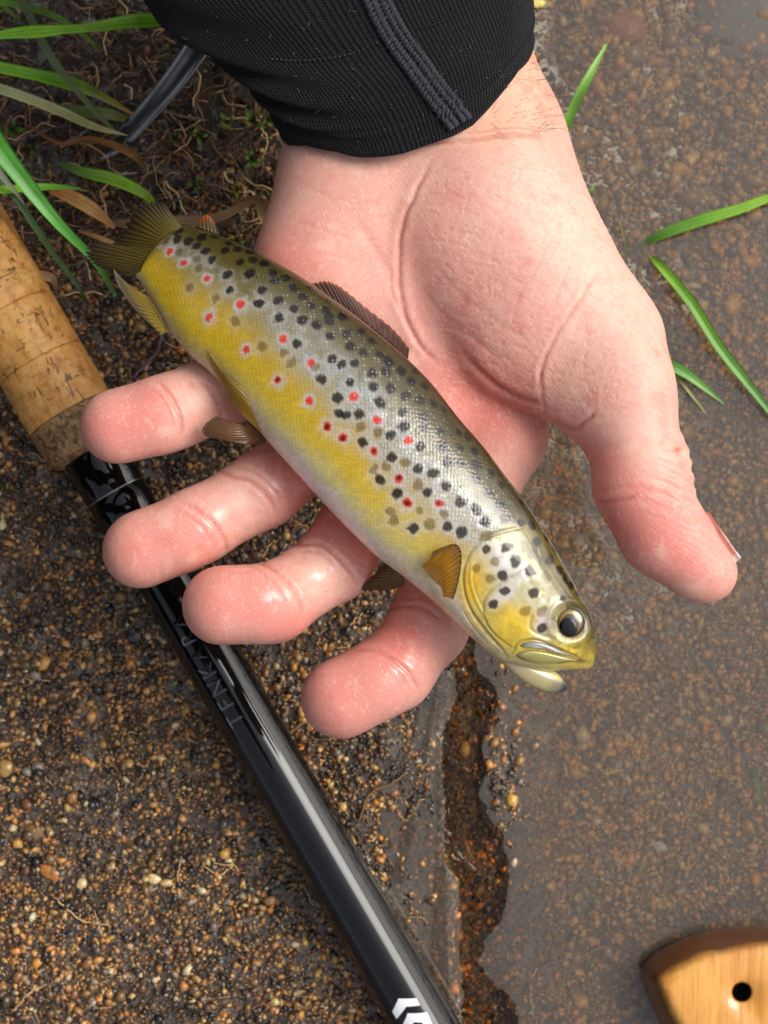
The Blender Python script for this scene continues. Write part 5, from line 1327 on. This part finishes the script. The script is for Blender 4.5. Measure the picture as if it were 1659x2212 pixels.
blade('water_grass', [(1400, 752, PW + .001), (1436, 780, PW + .003), (1490, 812, PW + .003), (1566, 874, PW + .001)], [10, 28, 24, 3], [(84, 130, 56), (88, 140, 60), (92, 144, 56), (100, 144, 60)], 'short green blade coming out from behind the thumb')
blade('water_grass', [(1400, 762, PW), (1450, 800, PW + .001), (1500, 860, PW + .001), (1544, 918, PW - .001)], [5, 8, 8, 2], [(130, 140, 70), (136, 140, 76), (128, 132, 70)], 'thin yellowish blade below the short one behind the thumb')
blade('water_grass', [(1405, 740, PW + .001), (1440, 772, PW + .002), (1466, 800, PW + .001)], [4, 10, 3], [(140, 150, 56), (150, 156, 50), (120, 140, 50)], 'little yellow sliver of grass beside the thumb')
blade('water_grass', [(1334, 468, PW + .002), (1350, 520, PW + .001), (1352, 580, PW - .002)], [2, 6, 5], [(110, 120, 64), (100, 112, 60), (90, 92, 50)], 'fine upright stem at the root of the pool blades')
blade('water_grass', [(1260, 430, PW), (1276, 416, PW + .002), (1284, 400, PW + .002)], [4, 10, 2], [(80, 120, 40), (96, 140, 50)], 'tiny green tip poking out beside the palm edge')
blade('water_grass', [(1630, 1660, PW - .003), (1640, 1700, PW - .001), (1652, 1760, PW - .002)], [6, 16, 5], [(84, 116, 56), (90, 124, 60), (84, 110, 58)], 'single green blade under water by the right edge')
# small sprouts of bog plants in the litter
def sprout(px, py, n, size, cols, label, seed):
    r = np.random.default_rng(seed); g = P(px, py, 0.0); z0 = float(ground_h(np.array([g[0]]), np.array([g[1]]))[0]) + .001
    root = empty('sprout', P(px, py, z0)); tag(root, label, 'plant')
    v, f = tube(catmull([P(px - 4, py + 10, z0 - .001), P(px, py, z0 + .002), P(px + 2, py - 3, z0 + .004)], 6), .0004, 6); link_mesh('stem', v, f, M_LEAF, parent=root, colors=np.tile(lin(90, 60, 40), (len(v), 1)), uv=np.zeros((len(v), 2)))
    for k in range(n):
        a = k / n * 2 * math.pi + r.uniform(-.5, .5); L = size * r.uniform(.7, 1.2); d = np.array([math.cos(a), math.sin(a)])
        zt = r.uniform(.001, .004)
        pth = [(px, py, z0 + .003), (px + d[0] * L * .5, py + d[1] * L * .5, z0 + .0045 + zt * .6), (px + d[0] * L, py + d[1] * L, z0 + .003 + zt)]
        v, f, uv = blade_geo(pth, [3, size * .42, size * .38, 2], keel=.3, n=10); c = np.array(lin(*cols[k % len(cols)])); C = c * (1 + .2 * fbm(v * 300, 2, 3))[:, None]
        link_mesh('leaf', v, f, M_LEAF, parent=root, colors=np.clip(C, 0, 1), uv=uv)
LG, LY, LO = (92, 128, 36), (140, 140, 44), (190, 140, 50)
for q in [(28, 280, 5, 26, [(96, 140, 54), (84, 130, 48)], 'small leafy sprout at the left edge under the pale blade', 1),
          (70, 320, 3, 18, [(90, 132, 60)], 'tiny leaf pair just right of the left edge sprout', 2),
          (490, 262, 6, 24, [LG, (112, 150, 50), LY], 'bushy green sprout beside the glossy puddle', 3),
          (548, 262, 6, 30, [(100, 120, 24), LG, (116, 112, 30)], 'dark olive sprout tucked against the sleeve', 4),
          (580, 300 - 40, 5, 22, [LG, LY], 'light green sprout touching the sleeve edge', 5),
          (430, 352 - 60, 4, 24, [LG, (120, 150, 40)], 'upright two leaved sprout in the middle of the litter', 6),
          (544, 345, 5, 24, [LG, (110, 150, 60)], 'fresh green sprout below the cuff', 7),
          (512, 404 + 5, 5, 20, [LO, LY, LG], 'orange and green bud cluster above the withered leaf', 8),
          (512, 518, 6, 20, [LG, LY, LO], 'pink tipped bud cluster below the withered leaf', 9),
          (420, 480 - 80, 4, 20, [(90, 116, 40)], 'flat green sprout left of the orange bud', 10),
          (376, 300, 4, 18, [(104, 112, 30), LG], 'mossy sprout below the dark streak', 11),
          (410, 720 - 10, 4, 20, [(70, 104, 70), (80, 110, 72)], 'dull green seedling by the trout anal fin', 12),
          (596, 420, 4, 20, [LG, LY], 'little green tuft beside the wrist', 13),
          (300, 1580, 3, 12, [(66, 110, 36)], 'green fleck of a leaf on the sand left of the rod', 14)]:
    sprout(*q)
# stems, twigs, roots
t_ = NT('twig_bark'); t_.bsdf(Base_Color=t_.mix(1.0, t_.attr('col').outputs['Color'], t_.ramp(t_.noise(t_.coord(), 700, 3), [(.3, .6), (.7, 1.35)]), 'MULTIPLY'), Roughness=.45, Normal=t_.bump(t_.noise(t_.coord(), 900, 3), .4, .0003), Coat_Weight=.8, Coat_Roughness=.12); M_TWIG = t_.m
def gz(px, py): g = P(px, py, 0.0); return float(ground_h(np.array([g[0]]), np.array([g[1]]))[0])
def twig(name, path, r, c, label, cat='twig', lift=.0012, n=26, group=None):
    p = catmull(path, n); p = p + np.random.default_rng(int(path[0][0])).normal(0, 1.2, p.shape)
    pts = np.array([P(a, b, gz(a, b) + lift) for a, b in p]); rr = r * S(0) * (np.interp(np.linspace(0, 1, n), [0, .1, .8, 1], [.7, 1, .9, .4]))
    v, f = tube(pts, rr, 8); return tag(link_mesh(name, v, f, M_TWIG, colors=np.tile(lin(*c), (len(v), 1))), label, cat, group)
twig('plant_stem', [(470, 505), (446, 530), (438, 580), (440, 630)], 6, (150, 92, 84), 'pinkish stem hanging below the withered leaf', 'stem', .003)
twig('plant_stem', [(500, 530), (492, 580), (478, 630), (464, 660)], 5.5, (104, 62, 70), 'purple stem right of the pinkish one', 'stem', .003)
twig('plant_stem', [(350, 722), (338, 760), (310, 790), (280, 822)], 5, (90, 60, 66), 'dark purple runner between the cork grip and the trout', 'stem', .002)
twig('twig', [(20, 310), (60, 296), (110, 278)], 7, (92, 66, 60), 'purple grey twig at the left edge', 'twig', .006)
twig('twig', [(148, 352), (200, 372), (250, 376), (297, 374)], 4, (170, 152, 136), 'pale broken straw lying below the brown dried blade', 'twig', .008)
twig('twig', [(130, 318), (160, 300), (186, 282)], 5, (128, 108, 96), 'grey stick stub near the sprout', 'twig', .008)
twig('root', [(222, 206), (244, 178), (268, 158), (300, 158)], 3, (170, 136, 100), 'kinked pale root on the dark mud', 'root', .003)
twig('root', [(330, 158), (340, 122), (372, 124), (416, 92)], 3, (150, 108, 66), 'wavy tan root below the broad blade', 'root', .003)
twig('root', [(335, 236), (390, 250), (446, 260)], 2.5, (136, 112, 90), 'fine root across the dark streak', 'root', .006)
twig('root', [(116, 2098 - 160), (170, 1985), (210, 1996), (235, 1998)], 2, (196, 160, 108), 'thin pale rootlet curled on the lower left sand', 'root', .0015)
twig('root', [(26, 2184), (70, 2140), (100, 2128)], 2.2, (196, 160, 110), 'pale rootlet at the bottom left', 'root', .0015)
twig('root', [(545, 1650), (600, 1600), (660, 1560), (725, 1545)], 2.4, (150, 112, 64), 'tan rootlet crossing under the rod', 'root', .0016)
twig('root', [(388, 1960 - 20), (384, 1890), (392, 1850)], 2, (176, 146, 100), 'upright pale fibre left of the rod', 'root', .0016)
twig('root', [(688, 1900), (676, 1830), (700, 1760), (672, 1690)], 2.4, (112, 84, 50), 'dark wavy rootlet right of the rod', 'root', .0016)
twig('root', [(775, 1775), (800, 1715), (850, 1690), (884, 1660)], 3, (120, 88, 44), 'amber root at the edge of the water film', 'root', .002)
twig('root', [(1150, 2200), (1146, 2130), (1156, 2100), (1172, 2088)], 3, (176, 166, 140), 'pale thread under water left of the wooden handle', 'root', .0006)
twig('root', [(1130, 2150), (1180, 2086), (1260, 2062), (1310, 2046), (1380, 2060)], 4, (110, 66, 62), 'reddish stem under the pool left of the handle', 'stem', .0012)
twig('root', [(1500, 1380), (1560, 1470), (1640, 1540)], 3, (84, 62, 52), 'dark stem under the pool below the thumb', 'stem', .0012)
# glossy black stick at the upper left
t_ = NT('wet_black_wood'); t_.bsdf(Base_Color=(.006, .006, .007), Roughness=.4, Coat_Weight=1.0, Coat_Roughness=.22, Coat_IOR=2.4, Normal=t_.bump(t_.noise(t_.coord(), 160, 3), .2, .0006)); M_WETB = t_.m
pts = catmull([P(190, 345, .004), P(252, 310, .009), P(330, 228, .013), P(400, 140, .015), P(450, 60, .016), P(500, -60, .018)], 40)
v, f = tube(pts, np.linspace(.0024, .0042, 40), 20, .3); tag(link_mesh('wet_stick', v, f, M_WETB), 'wet glossy black stick slanting up to the sleeve', 'stick')
# loose litter: fibres and flakes nobody could count
acc = Acc(); r = np.random.default_rng(33)
for k in range(1500):
    if k < 900: x, y = r.uniform(-60, 640), r.uniform(-40, 660); 
    elif k < 1100: x, y = r.uniform(230, 780), r.uniform(640, 1400)
    else: x, y = r.uniform(-60, 980), r.uniform(900, 2260)
    if k < 900 and y > 560 and r.random() < .5: continue
    L = r.uniform(16, 120) if k < 900 else r.uniform(12, 70); a = r.normal(.15, .7) if r.random() < .7 else r.uniform(0, 3.14)
    lift = r.uniform(.0005, .008 if k < 900 else .0016); P3 = []
    for j in range(6):
        q = (x + math.cos(a) * L * (j / 5 - .5), y + math.sin(a) * L * (j / 5 - .5)); a += r.normal(0, .28); P3.append(P(*q, gz(*q) + lift))
    c = [(132, 100, 64), (176, 138, 88), (88, 62, 42), (70, 52, 40), (206, 170, 118), (140, 82, 46), (56, 42, 32)][int(r.choice(7, p=[.2, .17, .2, .15, .1, .08, .1]))]
    v, f = tube(P3, r.uniform(.6, 2.6 if k < 900 else 1.5) * S(0), 4, .5); acc.add(v, f, 1.3 * np.array(lin(*c)))
tag(acc.build('plant_litter', M_TWIG, loc=(0, 0, 0)), kind='stuff')
acc = Acc()
for k in range(420):
    x, y = r.uniform(-60, 640), r.uniform(-40, 620); L = r.uniform(8, 26); a = r.uniform(0, 6.28); z = gz(x, y) + r.uniform(.0005, .006)
    d = np.array([math.cos(a), math.sin(a)]) * L
    v, f, uv = blade_geo([(x, y, z), (x + d[0] * .5, y + d[1] * .5, z + r.uniform(0, .003)), (x + d[0], y + d[1], z + r.uniform(-.002, .001))], [2, L * .5, L * .45, 2], n=6, roll=r.uniform(-.6, .6))
    c = [(84, 60, 38), (120, 90, 54), (58, 44, 32), (84, 96, 36), (110, 120, 44), (150, 112, 60)][int(r.choice(6, p=[.28, .2, .25, .1, .07, .1]))]; acc.add(v, f, np.array(lin(*c)))
tag(acc.build('leaf_litter', M_TWIG, loc=(0, 0, 0)), kind='stuff')
